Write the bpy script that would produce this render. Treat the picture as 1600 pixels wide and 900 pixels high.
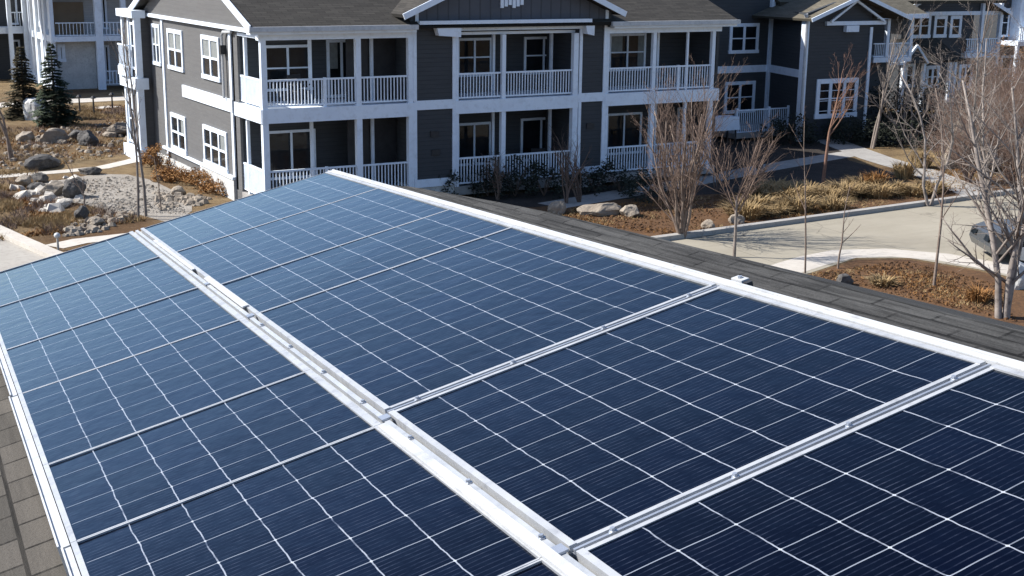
import bpy, math, random
from mathutils import Vector, Matrix, noise as mnoise
R = math.radians
random.seed(7)
for o in list(bpy.data.objects): bpy.data.objects.remove(o)
sc = bpy.context.scene
COL = sc.collection
# ------------------------------------------------------------------ camera
CAM_Z = 8.3
FWD = Vector((0.48440399, 0.84050401, -0.24270513))
RGT = Vector((0.86782847, -0.49672192, 0.01187782))
DWN = Vector((-0.1105736, -0.21638008, -0.97002739))
FPX = 2058.5976
CAM = Vector((0, 0, CAM_Z))
cd = bpy.data.cameras.new('camera'); cam = bpy.data.objects.new('camera', cd); COL.objects.link(cam)
cd.sensor_width = 36; cd.lens = FPX / 1600 * 36; cd.clip_start = 0.05; cd.clip_end = 3000
m = Matrix.Identity(4)
for i in range(3):
    m[i][0] = RGT[i]; m[i][1] = -DWN[i]; m[i][2] = -FWD[i]; m[i][3] = CAM[i]
cam.matrix_world = m
sc.camera = cam
# ------------------------------------------------------------------ light
SUN_EL, SUN_AZ = R(41), math.atan2(-0.82, 0.57)
S = Vector((math.sin(SUN_AZ) * math.cos(SUN_EL), math.cos(SUN_AZ) * math.cos(SUN_EL), math.sin(SUN_EL)))
w = bpy.data.worlds.new("World"); sc.world = w; w.use_nodes = True
nt = w.node_tree; bg = nt.nodes['Background']
sky = nt.nodes.new('ShaderNodeTexSky'); sky.sky_type = 'NISHITA'; sky.sun_disc = False
sky.sun_elevation = SUN_EL; sky.sun_rotation = SUN_AZ; sky.altitude = 1600; sky.air_density = 1.0; sky.dust_density = 3.5; sky.ozone_density = 3.0
nt.links.new(sky.outputs[0], bg.inputs[0]); bg.inputs[1].default_value = 0.115
sl = bpy.data.lights.new('sun', 'SUN'); so = bpy.data.objects.new('sun', sl); COL.objects.link(so)
sl.energy = 5.0; sl.angle = R(0.5); sl.color = (1, 0.95, 0.88)
so.rotation_euler = S.to_track_quat('Z', 'Y').to_euler(); so.location = (0, 0, 60)
sc.view_settings.view_transform = 'Standard'; sc.view_settings.look = 'None'
sc.view_settings.exposure = 0.85; sc.view_settings.gamma = 1; sc.view_settings.use_curve_mapping = False
# ------------------------------------------------------------------ measuring helpers (pixel of the 1600x900 photo -> world point)
def ray(x, y): return RGT * ((x - 800) / FPX) + DWN * ((y - 450) / FPX) + FWD
def G(x, y, z=0.0):
    r = ray(x, y); t = (z - CAM_Z) / r.z; return CAM + r * t
def onY(x, y, Y):
    r = ray(x, y); return CAM + r * (Y / r.y)
def onX(x, y, X):
    r = ray(x, y); return CAM + r * (X / r.x)
# ------------------------------------------------------------------ materials
def newmat(name):
    mt = bpy.data.materials.new(name); mt.use_nodes = True
    return mt, mt.node_tree, mt.node_tree.nodes['Principled BSDF']
class NB:
    def __init__(s, t): s.t = t
    def n(s, kind, **kw):
        nd = s.t.nodes.new(kind)
        for k, v in kw.items(): setattr(nd, k, v)
        return nd
    def put(s, sock, v):
        if hasattr(v, 'is_linked') or isinstance(v, bpy.types.NodeSocket): s.t.links.new(v, sock)
        else: sock.default_value = v
    def math(s, op, a, b=None, c=None, clamp=False):
        nd = s.n('ShaderNodeMath', operation=op, use_clamp=clamp)
        s.put(nd.inputs[0], a)
        if b is not None: s.put(nd.inputs[1], b)
        if c is not None: s.put(nd.inputs[2], c)
        return nd.outputs[0]
    def mix(s, f, a, b):
        nd = s.n('ShaderNodeMix', data_type='RGBA')
        s.put(nd.inputs[0], f)
        s.put(nd.inputs[6], a if not isinstance(a, tuple) else (*a[:3], 1))
        s.put(nd.inputs[7], b if not isinstance(b, tuple) else (*b[:3], 1))
        return nd.outputs[2]
    def noise(s, vec, scale, detail=4, rough=0.6, dist=0.0):
        nd = s.n('ShaderNodeTexNoise'); s.t.links.new(vec, nd.inputs['Vector'])
        nd.inputs['Scale'].default_value = scale; nd.inputs['Detail'].default_value = detail
        nd.inputs['Roughness'].default_value = rough; nd.inputs['Distortion'].default_value = dist
        return nd.outputs[0]
    def ramp(s, f, lo, hi):
        nd = s.n('ShaderNodeMapRange'); s.put(nd.inputs[0], f)
        nd.inputs[1].default_value = lo; nd.inputs[2].default_value = hi
        return nd.outputs[0]
    def pos(s): return s.n('ShaderNodeNewGeometry').outputs['Position']
    def sep(s, v):
        nd = s.n('ShaderNodeSeparateXYZ'); s.t.links.new(v, nd.inputs[0]); return nd.outputs
    def scale(s, v, sx, sy, sz):
        nd = s.n('ShaderNodeVectorMath', operation='MULTIPLY'); s.t.links.new(v, nd.inputs[0]); nd.inputs[1].default_value = (sx, sy, sz); return nd.outputs[0]
    def bump(s, h, strength, dist, bsdf):
        nd = s.n('ShaderNodeBump'); s.put(nd.inputs['Height'], h); nd.inputs['Strength'].default_value = strength; nd.inputs['Distance'].default_value = dist
        s.t.links.new(nd.outputs[0], bsdf.inputs['Normal'])
def mottled(name, c1, c2, scale=3.0, rough=0.8, c3=None, s3=20, bump=0.0, bscale=30, spec=0.3, metal=0.0):
    mt, t, b = newmat(name); q = NB(t); p = q.pos()
    c = q.mix(q.ramp(q.noise(p, scale), 0.3, 0.7), c1, c2)
    if c3: c = q.mix(q.ramp(q.noise(p, s3, 5, 0.7), 0.5, 0.75), c, c3)
    t.links.new(c, b.inputs['Base Color']); b.inputs['Roughness'].default_value = rough
    b.inputs['Specular IOR Level'].default_value = spec; b.inputs['Metallic'].default_value = metal
    if bump: q.bump(q.noise(p, bscale, 5, 0.7), bump, 0.05, b)
    return mt
M = {}
M['white'] = mottled('white_paint', (.64, .71, .80), (.70, .77, .85), 1.5, .55, (.55, .60, .66), 4)
M['white_metal'] = mottled('white_metal', (.38, .395, .41), (.50, .51, .52), 3, .4, (.29, .30, .31), 11)
def siding(name, c1, c2, pitch=0.15, depth=.5):
    mt, t, b = newmat(name); q = NB(t); p = q.pos(); x, y, z = q.sep(p)
    fr = q.math('FRACT', q.math('DIVIDE', z, pitch))
    line = q.math('LESS_THAN', fr, 0.10)
    streak = q.noise(q.scale(p, 1.2, 1.2, 9), 1.2, 4)
    c = q.mix(q.ramp(streak, .3, .7), c1, c2)
    c = q.mix(q.math('MULTIPLY', line, depth), c, tuple(k * .35 for k in c1))
    t.links.new(c, b.inputs['Base Color']); b.inputs['Roughness'].default_value = .7; b.inputs['Specular IOR Level'].default_value = .25
    q.bump(fr, .5, .02, b)
    return mt
M['siding'] = siding('siding_shaded_tone', (.043, .047, .053), (.053, .058, .064))  # darker copy of the siding, shade of the fronts put into the colour
M['siding_lit'] = siding('siding_sunlit_tone', (.108, .108, .11), (.128, .128, .128), depth=.22)  # lighter copy of the same siding, sunlight on the left side painted in
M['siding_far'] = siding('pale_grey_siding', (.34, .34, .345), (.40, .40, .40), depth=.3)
def battens(name, c1, c2, pitch=.41):
    mt, t, b = newmat(name); q = NB(t); p = q.pos(); x, y, z = q.sep(p)
    fr = q.math('FRACT', q.math('DIVIDE', x, pitch))
    line = q.math('LESS_THAN', fr, 0.13)
    c = q.mix(q.ramp(q.noise(p, 1.1), .3, .7), c1, c2)
    c = q.mix(q.math('MULTIPLY', line, .7), c, tuple(k * .5 for k in c1))
    t.links.new(c, b.inputs['Base Color']); b.inputs['Roughness'].default_value = .7
    q.bump(line, .8, .03, b)
    return mt
M['batten'] = battens('board_and_batten', (.053, .058, .072), (.068, .074, .09))
def shingle(name, c1, c2, along=None, course=.14, stagger=.3, warp=.0, streak=.35):
    mt, t, b = newmat(name); q = NB(t)
    uvn = q.n('ShaderNodeUVMap'); uvn.uv_map = 'UVMap'; uv = uvn.outputs[0]
    br = q.n('ShaderNodeTexBrick'); t.links.new(uv, br.inputs['Vector'])
    br.inputs['Color1'].default_value = (*c1, 1); br.inputs['Color2'].default_value = (*c2, 1)
    br.inputs['Mortar'].default_value = (*[k * .25 for k in c1], 1); br.inputs['Scale'].default_value = 1
    br.inputs['Mortar Size'].default_value = .009; br.inputs['Mortar Smooth'].default_value = .3; br.inputs['Bias'].default_value = 0
    br.inputs['Brick Width'].default_value = stagger; br.inputs['Row Height'].default_value = course
    br.offset = .5
    stre = q.noise(q.scale(uv, 1.1, 16, 1), 1.3, 6, .75)
    c = q.mix(q.math('MULTIPLY', q.ramp(stre, .42, .66), streak), br.outputs[0], tuple(k * 1.55 for k in c2))
    c = q.mix(q.math('MULTIPLY', q.ramp(q.noise(q.scale(uv, .9, 13, 1), 2.1, 6, .75), .5, .7), streak), c, tuple(k * .5 for k in c1))
    gran = q.noise(uv, 90, 3, .8)
    c = q.mix(q.math('MULTIPLY', q.ramp(gran, .45, .75), .45), c, tuple(k * .45 for k in c1))
    t.links.new(c, b.inputs['Base Color']); b.inputs['Roughness'].default_value = .92; b.inputs['Specular IOR Level'].default_value = .15
    x, y, z = q.sep(uv)
    h = q.math('ADD', q.math('FRACT', q.math('DIVIDE', y, course)), q.math('MULTIPLY', gran, .5))
    q.bump(h, .6, .015, b)
    return mt
M['shingle'] = shingle('asphalt_shingle', (.046, .043, .038), (.082, .075, .066), course=.15, stagger=.24, streak=.25)
M['shingle_ridge'] = shingle('asphalt_shingle_weathered', (.026, .026, .026), (.05, .05, .049), course=.07, stagger=.3, streak=.9)
M['shingle_far'] = shingle('asphalt_shingle_far', (.034, .032, .029), (.058, .054, .048), course=.16, stagger=.5)
M['shingle_tan'] = shingle('asphalt_shingle_tan', (.095, .086, .066), (.14, .126, .098), course=.16, stagger=.5)
def glassmat(name, base, rough=.06):
    mt, t, b = newmat(name); q = NB(t); p = q.pos()
    c = q.mix(q.ramp(q.noise(p, 1.3, 3), .35, .7), base, tuple(k * 2.2 + .004 for k in base))
    t.links.new(c, b.inputs['Base Color']); b.inputs['Roughness'].default_value = rough; b.inputs['Specular IOR Level'].default_value = .28
    q.bump(q.noise(p, 2.5, 2), .08, .05, b)
    return mt
M['glass'] = glassmat('window_glass', (.006, .008, .010))
M['glass_teal'] = glassmat('window_glass_teal', (.02, .07, .08))
M['curtain'] = mottled('curtain_cloth', (.15, .165, .165), (.22, .235, .23), 6, .9)
def pavement():
    mt, t, b = newmat('driveway_slab'); q = NB(t); p = q.pos()
    c = q.mix(q.ramp(q.noise(p, .35, 4), .3, .7), (.245, .222, .175), (.30, .275, .222))
    c = q.mix(q.math('MULTIPLY', q.ramp(q.noise(q.scale(p, .25, 1.6, 1), 1.2, 6, .75), .5, .75), .5), c, (.19, .17, .135))
    c = q.mix(q.math('MULTIPLY', q.ramp(q.noise(p, 9, 5, .8), .5, .8), .35), c, (.34, .32, .27))
    x, y, z = q.sep(p)
    jx = q.math('LESS_THAN', q.math('FRACT', q.math('DIVIDE', q.math('ADD', x, q.math('MULTIPLY', y, -.06)), 4.6)), .006)
    vo = q.n('ShaderNodeTexVoronoi', feature='DISTANCE_TO_EDGE'); vo.inputs['Scale'].default_value = .22
    wv = q.n('ShaderNodeVectorMath', operation='ADD'); t.links.new(p, wv.inputs[0])
    nz = q.n('ShaderNodeTexNoise'); nz.inputs['Scale'].default_value = 1.1; nz.inputs['Detail'].default_value = 5; t.links.new(p, nz.inputs['Vector']); t.links.new(nz.outputs['Color'], wv.inputs[1]); t.links.new(wv.outputs[0], vo.inputs['Vector'])
    cr = q.math('MULTIPLY', q.math('LESS_THAN', vo.outputs['Distance'], .006), q.ramp(q.noise(p, .3, 2), .45, .6))
    c = q.mix(q.math('MULTIPLY', q.math('MAXIMUM', jx, cr), .6), c, (.09, .08, .065))
    t.links.new(c, b.inputs['Base Color']); b.inputs['Roughness'].default_value = .9; b.inputs['Specular IOR Level'].default_value = .2
    return mt
M['concrete'] = pavement()
M['concrete_pale'] = mottled('pale_concrete', (.40, .37, .33), (.48, .45, .4), .8, .9, (.34, .31, .27), 5, .15, 40)
M['concrete_grey'] = mottled('grey_concrete', (.26, .25, .24), (.34, .33, .31), .8, .9, (.2, .19, .18), 5, .2, 40)
M['road'] = mottled('road_concrete', (.27, .25, .22), (.34, .32, .285), .7, .9, (.22, .2, .18), 6, .1, 40)
M['foundation'] = mottled('stucco', (.42, .42, .41), (.55, .55, .53), 2, .9, (.3, .3, .3), 9)
M['mulch_shade_tone'] = mottled('mulch_shade_tone', (.022, .018, .016), (.045, .036, .03), 1.2, .95, (.01, .009, .008), 8, .8, 12)  # mulch darkened to near black to carry the building's shade
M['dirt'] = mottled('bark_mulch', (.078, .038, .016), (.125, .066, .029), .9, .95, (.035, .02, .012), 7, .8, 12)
def groundmat():
    mt, t, b = newmat('dry_ground'); q = NB(t); p = q.pos()
    a = q.ramp(q.noise(p, .16, 5, .65, .4), .35, .62)
    c = q.mix(a, (.112, .066, .034), (.235, .172, .095))
    c = q.mix(q.math('MULTIPLY', q.ramp(q.noise(p, 1.1, 6, .75), .45, .7), .75), c, (.07, .045, .028))
    c = q.mix(q.math('MULTIPLY', q.ramp(q.noise(p, 5, 5, .8), .55, .75), .6), c, (.29, .235, .16))
    t.links.new(c, b.inputs['Base Color']); b.inputs['Roughness'].default_value = .95; b.inputs['Specular IOR Level'].default_value = .1
    q.bump(q.noise(p, 7, 6, .8), .9, .12, b)
    return mt
M['ground'] = groundmat()
M['gravel'] = mottled('river_gravel', (.23, .205, .175), (.32, .295, .26), 1.1, .9, (.13, .12, .11), 14, .9, 22)
M['rock'] = mottled('granite', (.20, .165, .13), (.30, .26, .21), 1.6, .9, (.13, .115, .10), 5, .7, 9)
M['rock_dark'] = mottled('dark_granite', (.045, .043, .042), (.09, .085, .08), 1.6, .9, (.16, .15, .14), 5, .7, 9)
M['bark'] = mottled('brown_bark', (.14, .105, .085), (.22, .175, .145), 5, .9, (.08, .06, .05), 18)
M['bark_grey'] = mottled('grey_bark', (.155, .13, .112), (.25, .215, .19), 4, .9, (.1, .085, .075), 14)
M['bark_red'] = mottled('red_bark', (.17, .095, .068), (.24, .145, .105), 5, .9, (.12, .06, .04), 18)
M['bark_white'] = mottled('birch_bark', (.18, .155, .138), (.30, .265, .24), 3.5, .9, (.06, .05, .045), 6)
M['twig'] = mottled('twigs', (.105, .072, .056), (.17, .122, .098), 3, .9)
M['twig_plum'] = mottled('plum_twigs', (.135, .088, .068), (.21, .148, .118), 3, .9)
M['straw'] = mottled('dry_straw', (.22, .15, .07), (.32, .235, .125), 1.3, .95, (.13, .08, .035), 4)
M['rust_leaf'] = mottled('rust_foliage', (.19, .088, .028), (.28, .145, .05), 1.7, .9, (.12, .06, .02), 7)
M['needle'] = mottled('spruce_needles', (.026, .042, .024), (.055, .075, .042), 1.4, .9, (.07, .075, .045), 6)
M['needle_brown'] = mottled('bronzed_needles', (.045, .04, .022), (.075, .06, .03), 1.4, .9, (.09, .075, .03), 6)
M['juniper'] = mottled('juniper_needles', (.012, .016, .012), (.025, .03, .02), 1.4, .95)
M['alu'] = mottled('brushed_aluminium', (.38, .395, .41), (.48, .49, .50), 5, .42, (.28, .29, .31), 18, metal=.35)
M['alu_dull'] = mottled('dull_aluminium', (.34, .37, .42), (.44, .47, .52), 5, .42, metal=.7)
M['alu_mid'] = mottled('weathered_aluminium', (.40, .42, .44), (.5, .52, .54), 6, .45, (.32, .34, .36), 20, metal=.4)
M['dark'] = mottled('dark_metal', (.02, .02, .022), (.035, .035, .037), 4, .5)
M['tan_wall'] = mottled('tan_wall', (.16, .115, .075), (.2, .15, .1), 1, .8)
M['tyre'] = mottled('rubber', (.015, .015, .015), (.025, .025, .025), 5, .9)
M['carpaint'] = mottled('grey_car_paint', (.05, .055, .06), (.06, .065, .07), 2, .25, spec=.6)
M['redglass'] = mottled('red_lens', (.25, .02, .015), (.3, .03, .02), 2, .2)
def cellmat():
    mt, t, b = newmat('solar_cells'); q = NB(t)
    uvn = q.n('ShaderNodeUVMap'); uvn.uv_map = 'UVMap'; uv = uvn.outputs[0]
    x, y, z = q.sep(uv)
    wx = q.math('MULTIPLY', q.math('SUBTRACT', q.noise(uv, 1.6, 3, .6), .5), .085)
    wy = q.math('MULTIPLY', q.math('SUBTRACT', q.noise(uv, .9, 2, .5), .5), .06)
    xx = q.math('ADD', x, wx); yy = q.math('ADD', y, wy)
    def dist(v): return q.math('ABSOLUTE', q.math('SUBTRACT', q.math('FRACT', q.math('ADD', v, .5)), .5))
    dx, dy = dist(xx), dist(yy)
    la = q.math('MULTIPLY', q.math('LESS_THAN', dx, .0115), q.ramp(q.noise(uv, 1.7, 3), .15, .5))
    lb = q.math('MULTIPLY', q.math('LESS_THAN', dy, .0105), q.ramp(q.noise(uv, .8, 2), .12, .5))
    dia = q.math('LESS_THAN', q.math('ADD', dx, q.math('MULTIPLY', dy, .8)), .032)
    fine = q.math('MULTIPLY', q.math('LESS_THAN', dist(q.math('MULTIPLY', yy, 8)), .085), q.ramp(q.noise(q.scale(uv, 2.0, .7, 1), 2.0, 3, .6), .3, .7))
    # each cell: small differences of silicon blue
    vf = q.n('ShaderNodeVectorMath', operation='FLOOR'); cmb = q.n('ShaderNodeCombineXYZ')
    t.links.new(xx, cmb.inputs[0]); t.links.new(yy, cmb.inputs[1]); t.links.new(cmb.outputs[0], vf.inputs[0])
    wn = q.n('ShaderNodeTexWhiteNoise'); t.links.new(vf.outputs[0], wn.inputs['Vector'])
    c = q.mix(wn.outputs[0], (.0014, .0024, .011), (.0036, .0070, .032))
    c = q.mix(q.math('MULTIPLY', q.ramp(q.noise(uv, .4, 4, .6), .4, .7), .7), c, (.0045, .0030, .012))
    vp = q.n('ShaderNodeVectorMath', operation='FLOOR'); t.links.new(q.scale(uv, .05, .05, 1), vp.inputs[0])
    wp = q.n('ShaderNodeTexWhiteNoise'); t.links.new(vp.outputs[0], wp.inputs['Vector'])
    c = q.mix(q.math('MULTIPLY', wp.outputs[0], .55), c, (.0065, .0085, .027))
    c = q.mix(fine, c, (.056, .063, .09))
    c = q.mix(lb, c, (.20, .225, .265))
    c = q.mix(la, c, (.25, .275, .32))
    c = q.mix(dia, c, (.36, .385, .42))
    # dust film left by dried rain
    dust = q.math('MULTIPLY', q.ramp(q.noise(q.scale(uv, .5, .22, 1), 2.2, 6, .7), .48, .85), .028)
    c = q.mix(dust, c, (.30, .29, .27))
    t.links.new(c, b.inputs['Base Color'])
    lines = q.math('MAXIMUM', q.math('MAXIMUM', la, lb), dia)
    met = q.math('SUBTRACT', .97, q.math('ADD', lines, q.math('ADD', q.math('MULTIPLY', fine, .35), dust)), clamp=True)
    t.links.new(met, b.inputs['Metallic'])
    t.links.new(q.math('ADD', .07, q.math('MULTIPLY', q.ramp(q.noise(uv, 3.1, 5, .7), .4, .8), .10)), b.inputs['Roughness'])
    b.inputs['IOR'].default_value = 1.4; b.inputs['Specular Tint'].default_value = (.90, .97, 1, 1)
    q.bump(q.noise(uv, 1.4, 3), .07, .03, b)
    return mt
M['cells'] = cellmat()
# ------------------------------------------------------------------ mesh building
class MB:
    def __init__(s): s.v = []; s.f = []; s.uv = []
    def face(s, pts, uv=None):
        i = len(s.v); s.v += [tuple(p) for p in pts]; s.f.append(tuple(range(i, i + len(pts))))
        s.uv.append(uv or [(0, 0)] * len(pts))
    def hexa(s, b, t):
        i = len(s.v); s.v += [tuple(p) for p in b] + [tuple(p) for p in t]; n = len(b)
        fs = [tuple(reversed(range(i, i + n))), tuple(range(i + n, i + 2 * n))]
        for k in range(n):
            k2 = (k + 1) % n; fs.append((i + k, i + k2, i + n + k2, i + n + k))
        s.f += fs
        for f in fs: s.uv.append([(s.v[q][0], s.v[q][1]) for q in f])
    def box(s, x0, x1, y0, y1, z0, z1):
        x0, x1 = min(x0, x1), max(x0, x1); y0, y1 = min(y0, y1), max(y0, y1); z0, z1 = min(z0, z1), max(z0, z1)
        s.hexa([(x0, y0, z0), (x1, y0, z0), (x1, y1, z0), (x0, y1, z0)], [(x0, y0, z1), (x1, y0, z1), (x1, y1, z1), (x0, y1, z1)])
        return s
    def bar(s, p, q, w, h, up=(0, 0, 1)):
        p, q = Vector(p), Vector(q); d = (q - p).normalized(); u = Vector(up)
        a = d.cross(u).normalized() * (w / 2); c = a.cross(d).normalized() * (h / 2)
        s.hexa([p - a - c, p + a - c, p + a + c, p - a + c], [q - a - c, q + a - c, q + a + c, q - a + c]); return s
    def tube(s, pts, rad, n=5):
        base = len(s.v); pts = [Vector(p) for p in pts]
        ref = Vector((0.31, 0.2, 0.93)).normalized()
        for k, p in enumerate(pts):
            d = (pts[min(k + 1, len(pts) - 1)] - pts[max(k - 1, 0)])
            if d.length < 1e-9: d = Vector((0, 0, 1))
            d.normalize()
            a = d.cross(ref if abs(d.dot(ref)) < .98 else Vector((1, 0, 0))).normalized(); c = d.cross(a)
            for j in range(n):
                an = 2 * math.pi * j / n; s.v.append(tuple(p + (a * math.cos(an) + c * math.sin(an)) * rad[k]))
        for k in range(len(pts) - 1):
            for j in range(n):
                j2 = (j + 1) % n
                s.f.append((base + k * n + j, base + k * n + j2, base + (k + 1) * n + j2, base + (k + 1) * n + j)); s.uv.append([(0, 0)] * 4)
        s.f.append(tuple(base + (len(pts) - 1) * n + j for j in range(n))); s.uv.append([(0, 0)] * n)
        return s
    def build(s, name, mat, parent=None, smooth=False, kind=None):
        off = wl(parent) if parent else Vector((0, 0, 0))
        if not parent and not kind:
            pass
        me = bpy.data.meshes.new(name)
        me.from_pydata([(a - off.x, b - off.y, c - off.z) for a, b, c in s.v], [], s.f)
        ul = me.uv_layers.new(name='UVMap'); flat = [c for f in s.uv for p in f for c in p]
        ul.data.foreach_set('uv', flat)
        if smooth: me.polygons.foreach_set('use_smooth', [True] * len(me.polygons))
        me.materials.append(mat if not isinstance(mat, str) else M[mat]); me.update()
        o = bpy.data.objects.new(name, me); COL.objects.link(o)
        if parent: o.parent = parent
        if kind: o['kind'] = kind
        return o
def wl(o):
    v = Vector((0, 0, 0))
    while o: v += o.location; o = o.parent
    return v
def tag(o, label, cat, group=None):
    o['label'] = label; o['category'] = cat
    if group: o['group'] = group
    return o
def thing(name, loc, label, cat, group=None):
    e = bpy.data.objects.new(name, None); COL.objects.link(e); e.location = loc; e.empty_display_size = .2
    return tag(e, label, cat, group)
def recenter(o):
    me = o.data; vs = me.vertices
    cx = sum(v.co.x for v in vs) / len(vs); cy = sum(v.co.y for v in vs) / len(vs); cz = min(v.co.z for v in vs)
    d = Vector((cx, cy, cz)); me.transform(Matrix.Translation(-d)); o.location = d; return o
def box(x0, x1, y0, y1, z0, z1): return MB().box(x0, x1, y0, y1, z0, z1)
# ------------------------------------------------------------------ the setting
def sheet(name, pts, z, mat, thick=None):
    mb = MB()
    if thick: mb.hexa([(x, y, z - thick) for x, y in pts], [(x, y, z) for x, y in pts])
    else: mb.face([(x, y, z) for x, y in pts])
    return mb.build(name, mat, kind='structure')
sheet('ground', [(-500, -400), (700, -400), (700, 800), (-500, 800)], 0, 'ground')
def gxy(lst): return [tuple(G(x, y)[:2]) for x, y in lst]
# driveway on the right
far_a, far_b = Vector((17.5, 31.35)), Vector((60.0, 34.0))
sheet('driveway', [(12, 24.5), (24.2, 26.3), (27.2, 27.3), (28.6, 26.6), (29.3, 24.6), (29.4, 21.5), (28.2, 14), (26, 4), (60, 2), (60, 34.0), (17.5, 31.35), (12, 31)], .006, 'concrete')
# the bed in the turn of the driveway, the bed in front of the building
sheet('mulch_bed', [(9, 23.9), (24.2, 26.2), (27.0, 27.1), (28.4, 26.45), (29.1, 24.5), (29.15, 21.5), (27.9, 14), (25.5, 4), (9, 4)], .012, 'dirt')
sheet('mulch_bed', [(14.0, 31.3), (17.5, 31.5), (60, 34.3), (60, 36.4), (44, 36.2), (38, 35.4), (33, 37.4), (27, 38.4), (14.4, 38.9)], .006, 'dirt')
def kerb(name, pts, w, h, mat):
    mb = MB()
    for a, b in zip(pts, pts[1:]):
        mb.bar((a[0], a[1], h / 2), (b[0], b[1], h / 2), w, h)
    return mb.build(name, mat, kind='structure')
sheet('mulch_bed', [(14.0, 38.6), (27, 38.2), (33, 37.2), (37.6, 35.3), (40, 38), (40.8, 41.8), (42.5, 44), (50, 45.5), (50, 50.8), (33.1, 50.8), (33.1, 40.9), (14.0, 40.9)], .009, 'mulch_shade_tone')  # dark sheet paints the shade in front of the building and wing
kerb('kerb', [(17.5, 31.45), (24, 31.85), (32, 32.35), (42, 33.0), (60, 34.1)], .26, .15, 'concrete_grey')
# pale gutter strip along the bed
def ribbon(name, pts, w, z, mat):
    mb = MB(); P = [Vector((x, y)) for x, y in pts]; L, Rr = [], []
    for i, p in enumerate(P):
        d = (P[min(i + 1, len(P) - 1)] - P[max(i - 1, 0)]).normalized(); nrm = Vector((-d.y, d.x))
        L.append(p + nrm * w / 2); Rr.append(p - nrm * w / 2)
    for i in range(len(P) - 1):
        mb.face([(Rr[i].x, Rr[i].y, z), (Rr[i + 1].x, Rr[i + 1].y, z), (L[i + 1].x, L[i + 1].y, z), (L[i].x, L[i].y, z)])
    return mb.build(name, mat, kind='structure')
ribbon('gutter_strip', [(14, 25.5), (24.0, 27.0), (26.0, 27.65), (27.3, 27.85), (28.6, 27.4), (29.6, 26.2), (30.0, 24.6), (30.1, 21.5), (28.9, 14)], 1.1, .010, 'concrete_pale')
# paths right
ribbon('walkway', gxy([(1180, 205), (1290, 218), (1370, 248), (1400, 257), (1440, 268), (1500, 292), (1530, 305)]), 1.5, .016, 'concrete_grey')
ribbon('walkway', gxy([(860, 322), (960, 305), (1080, 285), (1200, 262), (1330, 240), (1390, 252)]), 1.3, .012, 'concrete_grey')
# left
ribbon('walkway', gxy([(-60, 285), (0, 276), (100, 268), (160, 262), (205, 252), (250, 240), (262, 231)]), .75, .012, 'concrete_pale')
ribbon('walkway', gxy([(-80, 172), (30, 162), (110, 158), (190, 154), (260, 150)]), 2.2, .012, 'concrete_pale')
ribbon('walkway', gxy([(100, 174), (140, 170), (182, 166)]), .9, .012, 'concrete_pale')
sheet('gravel_bed', gxy([(105, 280), (150, 272), (200, 273), (238, 282), (275, 300), (300, 312), (300, 330), (270, 350), (215, 335), (165, 330), (130, 318), (95, 318), (60, 300), (70, 285)]), .008, 'gravel')
sheet('road', gxy([(-120, 330), (-40, 350), (20, 380), (80, 402), (180, 440), (300, 520), (-300, 560)]), .008, 'road')
kerb('kerb', gxy([(-120, 327), (-40, 346), (0, 364), (30, 378), (80, 400), (140, 424), (300, 515)]), .42, .14, 'concrete_pale')
ribbon('walkway', gxy([(84, 386), (125, 377), (180, 371), (260, 362)]), .8, .012, 'concrete_pale')

# ------------------------------------------------------------------ roof with the solar array, just below the camera
U = Vector((0.0880259, 0.99410459, -0.06330482)).normalized()
V = Vector((0.97065851, -0.07132626, 0.22964022)); V = (V - U * V.dot(U)).normalized()
N = U.cross(V); N = N if N.z > 0 else -N
H = 1.5
def A(u, v, wz=0.0): return CAM + (U * u + V * v) * H + N * (wz - H)
RW = -.11
garage = thing('garage_building', (0, 0, 0), 'building under the solar array with grey asphalt shingle roof', 'building')
def roof_uv(x, y):
    r = ray(x, y); k = (N * (RW - H)).dot(N) / r.dot(N); p = r * k
    return p.dot(U) / H, p.dot(V) / H
ridge = [roof_uv(*q) for q in ((1600, 517), (1500, 494), (1400, 469), (1255, 431), (1130, 397), (1040, 375), (960, 356), (860, 332), (780, 316), (700, 302), (640, 291.5))]
ridge = [(-1.6, ridge[0][1])] + ridge
ridge += [(ridge[-1][0] + .25, ridge[-1][1] - .05), (5.95, 1.62)]
mb = MB(); EAVE = -1.3
UE = 5.95
mb.face([A(-1.6, EAVE, RW), A(-1.6, 1.0, RW), A(UE, 1.0, RW), A(UE, EAVE, RW)], [(-1.6 * H, EAVE * H), (-1.6 * H, 1.0 * H), (UE * H, 1.0 * H), (UE * H, EAVE * H)])
rf = mb.build('roof', 'shingle', garage)
mb = MB()
for (u0, v0), (u1, v1) in zip(ridge, ridge[1:]):
    mb.face([A(u0, 1.0, RW), A(u0, v0, RW), A(u1, v1, RW), A(u1, 1.0, RW)], [(u0 * H, 1.0 * H), (u0 * H, v0 * H), (u1 * H, v1 * H), (u1 * H, 1.0 * H)])
    dn = Vector((2.6, -.2, -.75))
    mb.face([A(u0, v0, RW), A(u0, v0, RW) + dn, A(u1, v1, RW) + dn, A(u1, v1, RW)], [(u0 * H, v0 * H), (u0 * H, v0 * H + 2.7), (u1 * H, v1 * H + 2.7), (u1 * H, v1 * H)])
mb.build('roof_slope', 'shingle_ridge', garage)
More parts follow.
